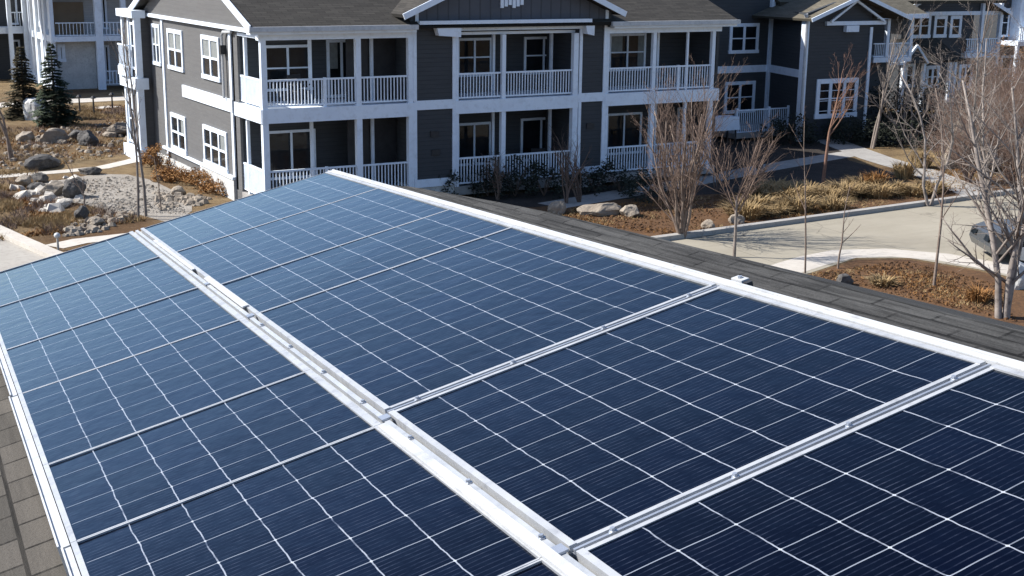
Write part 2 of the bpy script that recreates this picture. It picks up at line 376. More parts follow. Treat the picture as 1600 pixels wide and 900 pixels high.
# walls below
p0, p1 = A(-1.4, EAVE + .15, RW), A(5.85, EAVE + .15, RW)
q1, q0 = A(5.85, 1.6, RW) + Vector((2.2, -.17, -.7)), A(-1.4, 1.75, RW) + Vector((2.2, -.17, -.7))
mb = MB()
for a, b in ((p0, p1), (q1, q0)):
    mb.face([(a.x, a.y, 0), (b.x, b.y, 0), (b.x, b.y, b.z - .03), (a.x, a.y, a.z - .03)])
r1, r0 = A(5.85, 1.58, RW - .04), A(-1.4, 1.7, RW - .04)
mb.face([(p1.x, p1.y, 0), (q1.x, q1.y, 0), (q1.x, q1.y, q1.z - .03), tuple(r1), (p1.x, p1.y, p1.z - .03)])
mb.face([(q0.x, q0.y, 0), (p0.x, p0.y, 0), (p0.x, p0.y, p0.z - .03), tuple(r0), (q0.x, q0.y, q0.z - .03)])
mb.build('wall', 'siding', garage)
mb = MB(); mb.bar(A(5.965, EAVE, RW - .09), A(5.965, 1.60, RW - .09), .03, .16, N); mb.build('rake_board', 'white', garage)
mb = MB(); mb.bar(A(-1.6, EAVE, RW - .07), A(5.95, EAVE, RW - .07), .1, .12, N); mb.build('gutter', 'white_metal', garage)

FRW = .022 / H
def panel(u0, u1, v0, v1, label, fl=FRW, fr=FRW, fu=FRW, fd=FRW):
    c = A((u0 + u1) / 2, (v0 + v1) / 2)
    t = thing('solar_panel', c, label, 'solar panel', 'solar panels mounted on the roof')
    f = MB()
    def slab(a0, a1, b0, b1, w0, w1):
        f.hexa([A(a0, b0, w0), A(a1, b0, w0), A(a1, b1, w0), A(a0, b1, w0)], [A(a0, b0, w1), A(a1, b0, w1), A(a1, b1, w1), A(a0, b1, w1)])
    slab(u0, u1, v0, v0 + fl, -.045, .006); slab(u0, u1, v1 - fr, v1, -.045, .006)
    slab(u0, u0 + fd, v0 + fl, v1 - fr, -.045, .0035); slab(u1 - fu, u1, v0 + fl, v1 - fr, -.045, .0035)
    f.build('frame', 'alu', t)
    nv = max(1, round((v1 - v0) / .1115)); nu = max(1, round((u1 - u0) / .1115))
    g = MB(); o = random.randint(0, 40) * 20
    # a pane that sags a few millimetres, so neighbouring panes mirror slightly different sky
    j = [random.uniform(-.003, .003) for _ in range(4)]
    a0, a1, b0, b1 = u0 + fd, u1 - fu, v0 + fl, v1 - fr
    g.face([A(a0, b0, j[0]), A(a0, b1, j[1]), A(a1, b1, j[2]), A(a1, b0, j[3])], [(o + .05, o + .05), (o + nv - .05, o + .05), (o + nv - .05, o + nu - .05), (o + .05, o + nu - .05)])
    g.build('glass', 'cells', t)
    return t
lw, g = .010, .004
Lu = [.55, 1.155, 1.797, 2.616, 3.157, 3.868, 4.472, 5.215, 5.96]
Ll = ['left column panel nearest the camera, dark navy cells at the bottom edge', 'left column panel at the bottom of the photo beside the centre rail, dark navy cells',
      'deep blue left column panel, third from the bottom of the photo, by the roof shingles', 'medium blue left column panel behind the third one, five cells long',
      'mid blue left column panel whose corner meets the bent end of the left trim', 'steel blue left column panel at the left edge of the photo, fourth from the far end... ',
      'pale blue left column panel, second from the far end of the roof', 'palest grey-blue left column panel at the far roof end above the road']
Ll[5] = 'steel blue left column panel at the left photo edge, third from the far end'
for i in range(len(Lu) - 1):
    if i == 0: continue
    panel(Lu[i] + .001, Lu[i + 1] - .001, -.004, .668, Ll[i], fl=.012, fr=.017, fu=.0045, fd=.0045)
Ru = [.60, 1.782, 2.680, 3.872, 4.405, 5.2, 5.96]
Rl = ['large right column panel in the bottom right corner, nearly black cells', 'large dark navy right column panel between the two wide silver rails', 'large royal blue right column panel beside the white clamp on the top trim',
      'narrow steel blue right column panel just behind the large royal blue one', 'pale blue right column panel, second from the roof peak', 'palest right column panel at the far roof peak below the balconies']
for i in range(len(Ru) - 1):
    gg = .012 if i < 3 else .003
    g0 = .012 if i in (1, 2) else .001
    g1 = .012 if i in (0, 1) else .001
    panel(Ru[i] + g0, Ru[i + 1] - g1, .704, 1.597, Rl[i], fl=.014, fr=.014, fu=.011 if i < 2 else .0045, fd=.011 if 0 < i < 3 else .0045)
def aslab(u0, u1, v0, v1, w0, w1, mb):
    mb.hexa([A(u0, v0, w0), A(u1, v0, w0), A(u1, v1, w0), A(u0, v1, w0)], [A(u0, v0, w1), A(u1, v0, w1), A(u1, v1, w1), A(u0, v1, w1)])
    return mb
mb = aslab(.5, 5.965, .671, .701, -.05, -.020, MB()); aslab(.5, 5.965, .680, .692, -.0195, .001, mb)
rail = tag(recenter(mb.build('mounting_rail', 'alu_mid')), 'long silver channel rail running between the two panel columns', 'mounting rail', 'mounting rails of the solar array')
def bolts(par, pts):
    for (bu, bv, bw) in pts:
        mb = MB(); mb.tube([A(bu, bv, bw), A(bu, bv, bw + .004), A(bu, bv, bw + .0045), A(bu, bv, bw + .012)], [.011, .011, .007, .007], 6); mb.build('bolt', 'alu_dull', par)
bolts(rail, [(1.86 + k * .31, .686, .0005) for k in range(7)])
for uu, nm in ((2.680, 'silver cross rail between the royal blue and navy right panels'), (1.782, 'wide silver cross rail in front of the nearly black panel, right foreground')):
    mb = aslab(uu - .010, uu + .010, .706, 1.596, -.05, -.012, MB()); aslab(uu - .003, uu + .003, .706, 1.596, -.011, .003, mb)
    rl = tag(recenter(mb.build('mounting_rail', 'alu_dull')), nm, 'mounting rail', 'mounting rails of the solar array'); bolts(rl, [(uu, .78 + k * .243, .0025) for k in range(4)])
mb = aslab(.5, 5.965, 1.600, 1.627, -.09, .004, MB()); aslab(.5, 5.965, 1.600, 1.605, .0045, .010, mb); aslab(.5, 5.965, 1.620, 1.627, .0045, .009, mb)
trm = tag(recenter(mb.build('edge_trim', 'white_metal')), 'long white metal trim along the ridge side of the panels', 'edge trim')
mb = MB()
for a, b, d in ((.5, 2.6, .0), (2.61, 3.86, .006), (3.87, 5.965, .001)):
    aslab(a, b, -.024 - d, -.006, -.09, .004, mb); aslab(a, b, -.024 - d, -.020 - d, .0045, .012, mb)
tag(recenter(mb.build('edge_trim', 'white_metal')), 'white metal trim along the low left edge of the panels, beside brown shingles', 'edge trim')
# flat covers lying on the centre rail
for a, b, v0, v1, l in ((3.98, 4.55, .692, .712, 'white flat cover strip on the centre rail, halfway up the array'), (4.75, 5.55, .690, .702, 'thin white cover strip on the far part of the centre rail'),
                        (1.0, 2.60, .655, .676, 'wide white cover strip on the near part of the centre rail')):
    mb = aslab(a, b, v0, v1, .0075, .014, MB())
    tag(recenter(mb.build('rail_cover', 'white_metal')), l, 'rail cover', 'cover strips on the centre rail')
t = thing('module_clamp', A(2.655, 1.65), 'small white end clamp standing on the ridge side trim', 'clamp')
aslab(2.635, 2.68, 1.634, 1.657, -.1, .012, MB()).build('clamp_block', 'white_metal', t)
mb = aslab(2.618, 2.633, 1.637, 1.654, -.1, .006, MB()); mb.build('clamp_jaw', 'dark', t)
mb = MB(); mb.tube([A(2.657, 1.646, .0125), A(2.657, 1.646, .02)], [.009, .009], 6); mb.build('bolt', 'alu_dull', t)
for k, (u_, v_) in enumerate(((2.645, .687), (1.797, .687), (3.868, .687), (4.472, .687))):
    mb = aslab(u_ - .014, u_ + .014, v_ - .011, v_ + .011, .0015, .0085, MB())
    t = tag(recenter(mb.build('module_clamp', 'alu_dull')), ['small grey mid clamp on the centre rail where the royal blue panel ends', 'small grey mid clamp on the centre rail at the bottom of the photo', 'small grey mid clamp at the upper end of the flat white cover', 'small grey mid clamp farthest up the centre rail'][k], 'clamp', 'mid clamps on the centre rail')

# ------------------------------------------------------------------ building helpers
class Face:
    """a wall face: axis 'Y' looks towards -Y at y=c, axis 'X' looks towards -X at x=c"""
    def __init__(s, axis, c): s.a, s.c = axis, c
    def box(s, mb, a0, a1, z0, z1, o0, o1):
        if s.a == 'Y': mb.box(a0, a1, s.c - o1, s.c - o0, z0, z1)
        else: mb.box(s.c - o1, s.c - o0, a0, a1, z0, z1)
        return mb
def window(F, a0, a1, z0, z1, parent, mull=1, trans=True, t=.1, glass='glass', curtain=0.0, name='window', tp=.035):
    mb = MB()
    F.box(mb, a0, a1, z1 - t, z1, -.02, .06); F.box(mb, a0 - .03, a1 + .03, z0, z0 + t, -.02, .075)
    F.box(mb, a0, a0 + t, z0 + t, z1 - t, -.02, .057); F.box(mb, a1 - t, a1, z0 + t, z1 - t, -.02, .057)
    for k in range(mull):
        c = a0 + (a1 - a0) * (k + 1) / (mull + 1); F.box(mb, c - t * .42, c + t * .42, z0 + t, z1 - t, -.02, .052)
    if trans:
        zc = (z0 + z1) / 2
        xs = [a0 + t] + [a0 + (a1 - a0) * (k + 1) / (mull + 1) for k in range(mull)] + [a1 - t]
        for k in range(len(xs) - 1):
            e0 = t * .42 if k else 0; e1 = t * .42 if k < len(xs) - 2 else 0
            F.box(mb, xs[k] + e0, xs[k + 1] - e1, zc - tp / 2 - .008, zc + tp / 2 + .008, -.02, .046)
    f = mb.build(name, 'white', parent)
    F.box(MB(), a0 + t * .7, a1 - t * .7, z0 + t * .7, z1 - t * .7, .004, .016).build('pane', glass, f)
    if curtain:
        mb = MB(); wd = (a1 - a0 - 2 * t) * curtain
        F.box(mb, a0 + t, a0 + t + wd, (z0 + z1) / 2, z1 - t, .017, .021)
        mb.build('curtain', 'curtain', f)
        if .3 < curtain < 1: F.box(MB(), a1 - t - wd * .5, a1 - t, z0 + t, z1 - t, .017, .0205).build('curtain', 'curtain', f)
    return f
def railing(F, a0, a1, z0, z1, parent, sp=.115, bw=.032, mid=None):
    mb = MB()
    F.box(mb, a0, a1, z1 - .06, z1, -.035, .035); F.box(mb, a0, a1, z0, z0 + .05, -.025, .025)
    n = max(2, int((a1 - a0) / sp))
    for k in range(1, n):
        c = a0 + (a1 - a0) * k / n
        F.box(mb, c - bw / 2, c + bw / 2, z0 + .05, z1 - .06, -bw / 2, bw / 2)
    if mid: F.box(mb, mid - .045, mid + .045, z0 - .08, z1 + .02, -.045, .045)
    return mb.build('railing', 'white', parent)
def roofslab(pts_uv, name, mat, parent, thick=.12):
    """pts: top corners in order eaveA, eaveB, ridgeB, ridgeA"""
    P = [Vector(p) for p in pts_uv]; mb = MB()
    e = (P[1] - P[0]); L = e.length; e.normalize(); s = P[3] - P[0]; s = (s - e * s.dot(e)).normalized()
    uv = [((p - P[0]).dot(e), (p - P[0]).dot(s)) for p in P]
    mb.face(P, uv); Q = [p - Vector((0, 0, thick)) for p in P]; mb.face(list(reversed(Q)), list(reversed(uv)))
    for k in range(4):
        k2 = (k + 1) % 4; mb.face([Q[k], Q[k2], P[k2], P[k]], [(0, 0)] * 4)
    return mb.build(name, mat, parent)
# ------------------------------------------------------------------ apartment building with the balconies
B = thing('apartment_building', (23, 44, 0), 'two-storey grey apartment building with white balcony railings behind the roof', 'building')
XL, XR = 14.25, 33.0
YF, YW, YB = 41.0, 43.3, 55.2
EZ = 6.1
PIL = ((19.66, 21.24), (26.32, 27.5))
mb = MB(); mb.box(XL + .1, XR, YW + .02, YB, 0, EZ)
mb.build('wall', 'siding', B)
box(XL, XL + .099, YW + .03, YB, 0, EZ).build('wall', 'siding_lit', B)
for a, b in PIL: box(a, b, YF + .02, YW + .015, .55, EZ + .1).build('wall', 'siding', B)
#side walls of the wall piers and the closed side of bay three
box(XR - .12, XR, YF + .3, YW + .015, 0, EZ).build('wall', 'siding', B)
# gable end wall, left
mb = MB(); zr = 8.72; ym = 48.0
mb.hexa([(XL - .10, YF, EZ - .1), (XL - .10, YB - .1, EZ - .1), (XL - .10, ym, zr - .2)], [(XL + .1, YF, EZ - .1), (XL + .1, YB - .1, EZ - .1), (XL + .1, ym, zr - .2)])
mb.build('gable_wall', 'siding_lit', B)
FL = Face('X', XL); FF = Face('Y', YF)
# floor slabs with white fascia, per bay
BAYS = ((XL - .02, 19.66), (21.24, 26.32), (27.5, 32.85))
for k, (a, b) in enumerate(BAYS):
    mb = MB(); mb.box(a, b, YF - .04, YW + .01, 3.0, 3.46); mb.build('balcony_slab', 'white', B)
    mb = MB(); mb.box(a, b, YF, YW + .01, .12, .42); mb.build('patio_slab', 'concrete_grey', B)
    if k != 1:
        mb = MB(); mb.box(a - (.05 if k == 0 else 0), b, YF - .03, YF + .24, 5.66, 6.02); mb.build('frieze', 'white', B)
    else:
        mb = MB(); mb.box(a - .05, b + .25, YF - .10, YF + .2, 5.86, 6.02); mb.build('frieze', 'white', B)
    mb = MB(); mb.box(a + .02, b - .02, YF + .25, YW + .01, 5.7, 5.8); mb.build('ceiling', 'white', B)
for a, b in PIL:
    mb = MB(); mb.box(a - .0, b + .0, YF - .03, YF + .019, 3.2, 3.52); mb.build('band', 'white', B)
    mb = MB(); mb.box(a, b, YF - .03, YF + .019, .50, .78); mb.build('band', 'white', B)
    mb = MB(); mb.box(a, b, YF + .03, YW, 0, .52); mb.build('skirt', 'foundation', B)
# posts
def post(x, z0=.3, z1=5.7, w=.17, y=YF + .08):
    box(x - w / 2, x + w / 2, y - w / 2, y + w / 2, z0, 3.0).build('post', 'white', B)
    box(x - w / 2 + .01, x + w / 2 - .01, y - w / 2 + .01, y + w / 2 - .01, 3.46, z1).build('post', 'white', B)
for x, wd in ((14.34, .2), (17.63, .2), (19.55, .2), (21.33, .15), (23.2, .17), (26.2, .22), (27.6, .16), (29.72, .17), (32.52, .17)): post(x, w=wd)
post(31.3, w=.1); 
# slim uprights standing back inside the porches
for x in (16.4, 18.65, 23.45, 25.9, 30.75):
    for z0, z1 in ((.42, 3.0), (3.46, 5.7)):
        box(x - .05, x + .05, YF + 1.2, YF + 1.3, z0, z1).build('upright', 'white', B)
# white edge boards on the wall piers
for x in (19.70, 21.20, 26.40, 27.46):
    box(x - .06, x + .06, YF - .035, YF + .016, .78, 3.2).build('corner_board', 'white', B)
    box(x - .06, x + .06, YF - .035, YF + .016, 3.52, EZ - .02).build('corner_board', 'white', B)
# railings, upper and lower
for z0, z1 in ((3.52, 4.4), (.5, 1.44)):
    for a, b, md in ((14.44, 17.53, 16.45), (17.73, 19.45, None), (21.41, 23.1, None), (23.3, 26.08, None), (27.68, 29.63, None), (29.81, 32.43, 30.9)):
        railing(Face('Y', YF + .08), a, b, z0, z1, B, mid=md)
    railing(Face('X', XL + .09), YF + .2, 43.72, z0, z1, B, sp=.10, bw=.05)
    mb = MB(); 
for z0, z1 in ((.42, 3.0), (3.46, 5.7)):
    box(XL + .0, XL + .17, 43.74, 43.92, z0, z1).build('post', 'white', B)
    box(XL + .05, XL + .15, 42.75, 42.87, z0, z1).build('upright', 'white', B)
# windows and doors at the back of the porches
FW = Face('Y', YW + .02)
def X_at(px, py=120): return onY(px, py, YW).x
for a, b, z0, z1, mu, cu, gl in ((413, 487, 4.05, 5.35, 1, .0, 'glass'), (714, 768, 4.3, 5.45, 1, 0, 'glass'), (818, 879, 4.3, 5.45, 1, 0, 'glass'), (950, 1007, 4.3, 5.5, 1, .35, 'glass')):
    window(FW, X_at(a), X_at(b), z0 - .25, z1, B, mu, True, .09, gl, cu)
for a, b, cu, gl in ((511, 557, .34, 'glass'), (1077, 1110, 0, 'glass_teal')):
    window(FW, X_at(a), X_at(b), 3.5, 5.5, B, 1, False, .1, gl, cu, 'door')
for a, b, z1 in ((417, 493, 2.45), (714, 767, 2.35), (813, 876, 2.4), (946, 1001, 2.4)):
    window(FW, X_at(a, 230), X_at(b, 230), .75, z1, B, 1, False, .09, 'glass', 0)
window(FW, X_at(590, 230), X_at(632, 230), .45, 2.5, B, 1, False, .09, 'glass', .3, 'door')
window(FW, X_at(1058, 190), X_at(1100, 190), .45, 2.5, B, 1, False, .09, 'glass', 0, 'door')
for z0, z1 in ((.43, 2.98), (3.47, 5.69)):
    box(17.75, 18.58, YF + 1.34, YF + 1.37, z0, z1).build('screen', 'dark', B); box(18.72, 19.6, YF + 1.34, YF + 1.37, z0, z1).build('screen', 'dark', B)
# left side: windows, band, base, corner boards
for a, b, z0, z1, mu, cu in ((45.2, 47.25, 3.98, 5.52, 1, 1.0), (49.65, 51.65, 3.98, 5.52, 1, 1.0), (44.75, 47.5, .84, 2.28, 2, .25), (49.75, 51.75, .84, 2.28, 1, .3)):
    window(FL, a, b, z0, z1, B, mu, True, .15, 'glass', cu, tp=.06)
window(FL, 52.75, 53.9, 3.98, 5.6, B, 1, True, .14, 'glass', 1.0)
mb = MB(); FL.box(mb, 43.93, 49.9, 3.06, 3.5, 0, .06); mb.build('band', 'white', B)
mb = MB(); FL.box(mb, 41, 43.73, 3.0, 3.46, .021, .05); mb.build('band', 'white', B)
mb = MB(); FL.box(mb, 43.95, 47.6, 0, .74, 0, .1); mb.build('foundation', 'foundation', B)
mb = MB(); FL.box(mb, 47.62, 54, 0, .4, 0, .07); mb.build('foundation', 'foundation', B)
mb = MB(); FL.box(mb, 43.95, 47.62, .745, .84, 0, .14); FL.box(mb, 47.62, 53.0, .70, .80, 0, .09); mb.build('sill_band', 'white', B)
for y, z0, z1 in ((44.0, .84, 3.05), (44.0, 3.5, 5.9), (47.9, 0, .7), (52.4, 0, 5.9)):
    mb = MB(); FL.box(mb, y - .11, y + .11, z0, z1, 0, .055); mb.build('corner_board', 'white', B)
mb = MB(); mb.tube([(XL - .12, 44.6, 3.5), (XL - .12, 44.6, 5.6), (XL - .1, 44.5, 5.75), (XL - .1, 43.6, 5.8)], [.05] * 4, 6); mb.build('downpipe', 'white_metal', B)
mb = MB(); FL.box(mb, 44.5, 44.72, 5.0, 5.3, 0, .2); lam = mb.build('wall_lamp', 'dark', B)
mb = MB(); FL.box(mb, YF - .2, YB + .1, EZ - .24, EZ - .1, .101, .14); mb.build('gable_trim', 'white', B)
# projecting white entrance bay at the back of the left side
mb = MB(); mb.box(13.75, XL - .002, 54.45, 56.6, 0, 5.9); mb.build('entry_bay', 'siding_lit', B)
for y0, y1 in ((54.42, 54.62), (55.4, 55.55), (56.4, 56.6)):
    box(13.65, 13.749, y0, y1, 0, 5.85).build('post', 'white', B)
box(13.6, 13.86, 54.2, 54.41, 0, 5.85).build('post', 'white', B)
for z0, z1 in ((2.95, 3.4), (5.8, 6.1), (.0, .5)):
    box(13.5, 14.05, 54.12, 56.7, z0, z1).build('band', 'white', B)
window(Face('X', 13.749), 54.7, 55.3, 3.7, 5.6, B, 0, True, .1); window(Face('X', 13.749), 55.6, 56.3, .6, 2.6, B, 0, True, .1)
ex = onY(190, 80, 55.6).x
box(ex, 13.64, 55.0, 56.4, 3.42, 3.78).build('balcony_slab', 'white', B)
railing(Face('X', ex + .05), 55.05, 56.35, 3.8, 4.7, B)
railing(Face('Y', 55.03), ex + .1, 13.63, 3.8, 4.7, B)
# roof
sl_ = (zr - EZ) / (ym - 40.62)
roofslab([(13.78, 40.62, EZ), (33.35, 40.62, EZ), (33.35, ym, zr), (13.78, ym, zr)], 'roof', 'shingle_far', B)
roofslab([(33.35, 55.4, EZ), (13.78, 55.4, EZ), (13.78, ym, zr), (33.35, ym, zr)], 'roof', 'shingle_far', B)
mb = MB(); mb.box(13.74, 19.62, 40.50, 40.615, EZ - .15, EZ + .01); mb.build('gutter', 'white_metal', B); box(27.45, 33.37, 40.50, 40.615, EZ - .15, EZ + .01).build('gutter', 'white_metal', B)
box(13.8, 19.6, 40.62, YF - .005, EZ - .24, EZ - .125).build('soffit', 'white', B)
box(27.6, 33.3, 40.62, YF - .005, EZ - .24, EZ - .125).build('soffit', 'white', B)
mb = MB()
for a, b in (((13.76, 40.52, EZ - .06), (13.76, ym, zr - .03)), ((13.76, 55.5, EZ - .06), (13.76, ym, zr - .03))): mb.bar(a, b, .05, .24)
mb.build('rake_board', 'white', B)
# cross gable over the middle bay
gx, gz0, gz1, gy = 23.45, 6.44, 8.35, 40.38
roofslab([(19.08, 48, gz0), (19.08, gy, gz0), (gx, gy, gz1), (gx, 48, gz1)], 'gable_roof', 'shingle_far', B, .1)
roofslab([(27.82, gy, gz0), (27.82, 48, gz0), (gx, 48, gz1), (gx, gy, gz1)], 'gable_roof', 'shingle_far', B, .1)
mb = MB(); mb.hexa([(19.66, 40.9, 6.2), (27.5, 40.9, 6.2), (27.5, 40.9, 6.45), (gx, 40.9, gz1 - .13), (19.66, 40.9, 6.5)], [(19.66, 41.02, 6.2), (27.5, 41.02, 6.2), (27.5, 41.02, 6.45), (gx, 41.02, gz1 - .13), (19.66, 41.02, 6.5)])
mb.build('gable_wall', 'batten', B)
for x in (19.67, 27.37): box(x - .0, x + .12, 40.86, 40.897, 6.2, 6.52).build('corner_board', 'white', B)
box(19.5, 19.64, 40.9, 43, 5.9, 6.45).build('wall', 'siding', B); box(27.52, 27.64, 40.9, 43, 5.9, 6.45).build('wall', 'siding', B)
mb = MB(); mb.bar((19.0, gy - .03, gz0 - .06), (gx, gy - .03, gz1 - .06), .05, .2); mb.bar((27.9, gy - .03, gz0 - .06), (gx, gy - .03, gz1 - .06), .052, .2); mb.build('rake_board', 'white', B)
box(19.72, 26.62, 40.62, 40.86, 6.06, 6.22).build('gable_trim', 'white', B)
for x0, x1, zb in ((20.35, 21.3, 5.72), (26.35, 26.75, 5.68)):
    mb = MB(); mb.hexa([(x0 + .12, 40.66, zb), (x1, 40.66, zb - .06), (x1, 40.95, zb - .06), (x0 + .12, 40.95, zb)], [(x0, 40.64, 6.055), (x1, 40.64, 6.055), (x1, 40.95, 6.055), (x0, 40.95, 6.055)]); mb.build('bracket', 'white', B)
mb = MB()
for k in range(6): mb.box(22.95 + k * .16, 23.07 + k * .16, 40.84, 40.897, 6.62 + (k % 3) * .05, 7.5)
mb.build('gable_vent', 'white', B)
for x, z in ((20.45, 2.35), (20.5, 1.7), (26.9, 2.3)):
    box(x - .16, x + .16, YF - .03, YF + .018, z - .1, z + .1).build('wall_vent', 'dark', B)

# ------------------------------------------------------------------ wing to the right: tall recessed wall and front gable
W2 = thing('apartment_building', (44, 52, 0), 'dark gabled apartment wing standing back to the right of the balconies', 'building')
YA = 51.0; YBf = 47.4
mb = MB(); mb.box(33.3, 44.0, YA, 60, 0, 9.6); mb.build('wall', 'siding', W2)
FA = Face('Y', YA)
def xa(px, py, Y): return onY(px, py, Y)
w0 = xa(1138, 84, YA); w1 = xa(1186, 36, YA); window(FA, w0.x, w1.x, w0.z, w1.z, W2, 1, True, .16)
w0 = xa(1130, 178, YA); w1 = xa(1180, 126, YA); window(FA, w0.x, w1.x, w0.z, w1.z, W2, 1, True, .16)
mb = MB(); FA.box(mb, 33.3, 43.8, 3.0, 3.34, 0, .04); mb.build('band', 'white', W2)
c0 = Vector((43.95, YA, 0)); c1 = Vector((43.0, YBf, 0))
# angled side wall that joins the recessed wall to the gable
mb = MB(); mb.hexa([(43.95, YA, 0), (43.0, YBf, 0), (47.1, YBf, 0), (47.1, YA + 6, 0), (43.95, YA + 6, 0)], [(43.95, YA, 6.0), (43.0, YBf, 6.0), (47.1, YBf, 6.0), (47.1, YA + 6, 6.0), (43.95, YA + 6, 6.0)])
mb.build('wall', 'siding', W2)
nx = Vector((-(c1 - c0).y, (c1 - c0).x, 0)).normalized()
if nx.x > 0: nx = -nx
mb = MB(); mb.bar(c0 + nx * .03 + Vector((0, 0, 3.17)), c1 + nx * .03 + Vector((0, 0, 3.17)), .06, .36); mb.build('band', 'white', W2)
box(43.78, 43.98, YA - .2, YA - .005, 0, 9.6).build('corner_board', 'white', W2)
box(42.86, 43.12, YBf - .06, YBf + .2, 0, 5.72).build('corner_board', 'white', W2)
mb = MB(); mb.tube([(42.8, YBf - .1, 5.95), (42.9, YBf - .1, 5.7), (42.9, YBf - .1, .3)], [.11, .07, .06], 7); mb.build('downpipe', 'white_metal', W2)
box(47.0, 47.16, YBf - .06, YBf - .003, 0, 5.3).build('corner_board', 'white', W2)
FB = Face('Y', YBf)
w0 = xa(1272, 186, YBf); w1 = xa(1341, 121, YBf)
f = window(FB, w0.x, w1.x, max(w0.z, .75), w1.z, W2, 2, True, .22)
mb = MB()
for k in range(1, 4): FB.box(mb, w0.x + .25, w1.x - .25, .9 + k * .48, .93 + k * .48, .02, .04)
mb.build('window_bars', 'white', f)
# gable over the front wall
ax, az = 45.75, 6.72
mb = MB(); mb.hexa([(43.0, YBf - .001, 5.98), (48.4, YBf - .001, 5.98), (ax, YBf - .001, az + .05)], [(43.0, YBf + .2, 5.98), (48.4, YBf + .2, 5.98), (ax, YBf + .2, az + .05)]); mb.build('gable_wall', 'siding', W2)
roofslab([(42.7, 58, 5.75), (42.7, YBf - .7, 5.75), (ax, YBf - .7, az + .12), (ax, 58, az + .12)], 'gable_roof', 'shingle_tan', W2, .1)
roofslab([(48.9, YBf - .7, 5.75), (48.9, 58, 5.75), (ax, 58, az + .12), (ax, YBf - .7, az + .12)], 'gable_roof', 'shingle_tan', W2, .1)
mb = MB(); mb.bar((42.62, YBf - .74, 5.7), (ax, YBf - .74, az + .08), .05, .17); mb.bar((48.98, YBf - .74, 5.7), (ax, YBf - .74, az + .08), .052, .17); mb.build('rake_board', 'white', W2)
box(44.1, 47.9, YBf - .16, YBf - .004, 5.42, 5.6).build('gable_trim', 'white', W2)
mb = MB(); mb.bar((44.2, YBf - .3, 5.6), (ax, YBf - .3, 6.55), .1, .1); mb.bar((47.6, YBf - .3, 5.6), (ax, YBf - .3, 6.55), .102, .1); mb.bar((ax + .5, YBf - .3, 5.6), (ax + .5, YBf - .3, 6.3), .1, .1); mb.build('gable_truss', 'white', W2)
box(45.3, 46.1, YBf - .22, YBf - .004, 5.1, 5.4).build('wall_lamp', 'white', W2)
# main roof behind
roofslab([(33.0, YA - .5, 9.4), (44.4, YA - .5, 9.4), (44.4, 57, 12), (33.0, 57, 12)], 'roof', 'shingle_far', W2, .15)
roofslab([(43.9, 50.4, 6.4), (60, 50.4, 6.4), (60, 57, 9.2), (43.9, 57, 9.2)], 'roof', 'shingle_tan', W2, .15)
mb = MB(); mb.box(47.12, 52, YBf + 3.5, 58, 0, 6.4); mb.build('wall', 'siding', W2)
# balcony on the right flank
pb0 = xa(1363, 90, 49.4); pb1 = xa(1424, 66, 49.4)
box(pb0.x, pb1.x, 49.3, 50.88, pb0.z - .25, pb0.z).build('balcony_slab', 'white', W2)
railing(Face('Y', 49.4), pb0.x + .02, pb1.x - .02, pb0.z + .02, pb1.z, W2)
for xx in (pb0.x + .9, pb1.x - .1): box(xx - .1, xx + .1, 49.31, 49.5, pb0.z + .02, 5.75).build('post', 'white', W2)
roofslab([(pb0.x - .4, 48.9, 5.8), (pb1.x + .5, 48.9, 5.8), (pb1.x + .5, 51.2, 6.75), (pb0.x - .4, 51.2, 6.75)], 'porch_roof', 'shingle_tan', W2, .12)
box(pb0.x - .4, pb1.x + .5, 48.82, 48.89, 5.6, 5.82).build('gutter', 'white', W2)
# little deck of the wing with its railing
dx0, dx1 = xa(1150, 190, 48.65).x, xa(1231, 190, 48.65).x
dxm = xa(1200, 190, 48.65).x
box(dx0 - .1, dx1 + .1, 48.6, YA - .01, .15, .4).build('deck', 'concrete_grey', W2)
railing(Face('Y', 48.65), dx0 + .06, dxm - .06, .42, 1.5, W2); railing(Face('Y', 48.65), dxm + .06, dx1 - .06, .42, 1.5, W2)
for x in (dx0, dxm, dx1): box(x - .06, x + .06, 48.58, 48.70, .42, 1.58).build('post', 'white', W2)

# ------------------------------------------------------------------ far right house
H3 = thing('apartment_building', (62, 58, 0), 'far dark house with a wide front gable and white framed upper windows', 'building')
Y3 = 56.0
a0 = xa(1408, 60, Y3).x; a1 = xa(1558, 60, Y3).x; ga = xa(1400, 18, Y3); gb = xa(1560, 15, Y3)
mb = MB(); mb.box(a0, a1 - 2.2, Y3, Y3 + 9, 0, 6.35); mb.box(a1 - 2.2, a1, Y3 + 2.4, Y3 + 9, 0, 6.35); mb.build('wall', 'siding', H3)
F3 = Face('Y', Y3)
mid = (ga.x + gb.x) / 2; zt = ga.z
rise = .42 * (gb.x - ga.x) / 2
mb = MB(); mb.hexa([(ga.x, Y3 - .05, zt - .1), (gb.x, Y3 - .05, zt - .1), (mid, Y3 - .05, zt + rise - .1)], [(ga.x, Y3 + .2, zt - .1), (gb.x, Y3 + .2, zt - .1), (mid, Y3 + .2, zt + rise - .1)]); mb.build('gable_wall', 'siding', H3)
roofslab([(ga.x - .4, Y3 + 9, zt - .15), (ga.x - .4, Y3 - .6, zt - .15), (mid, Y3 - .6, zt + rise + .05), (mid, Y3 + 9, zt + rise + .05)], 'roof', 'shingle_tan', H3)
roofslab([(gb.x + .4, Y3 - .6, zt - .15), (gb.x + .4, Y3 + 9, zt - .15), (mid, Y3 + 9, zt + rise + .05), (mid, Y3 - .6, zt + rise + .05)], 'roof', 'shingle_tan', H3)
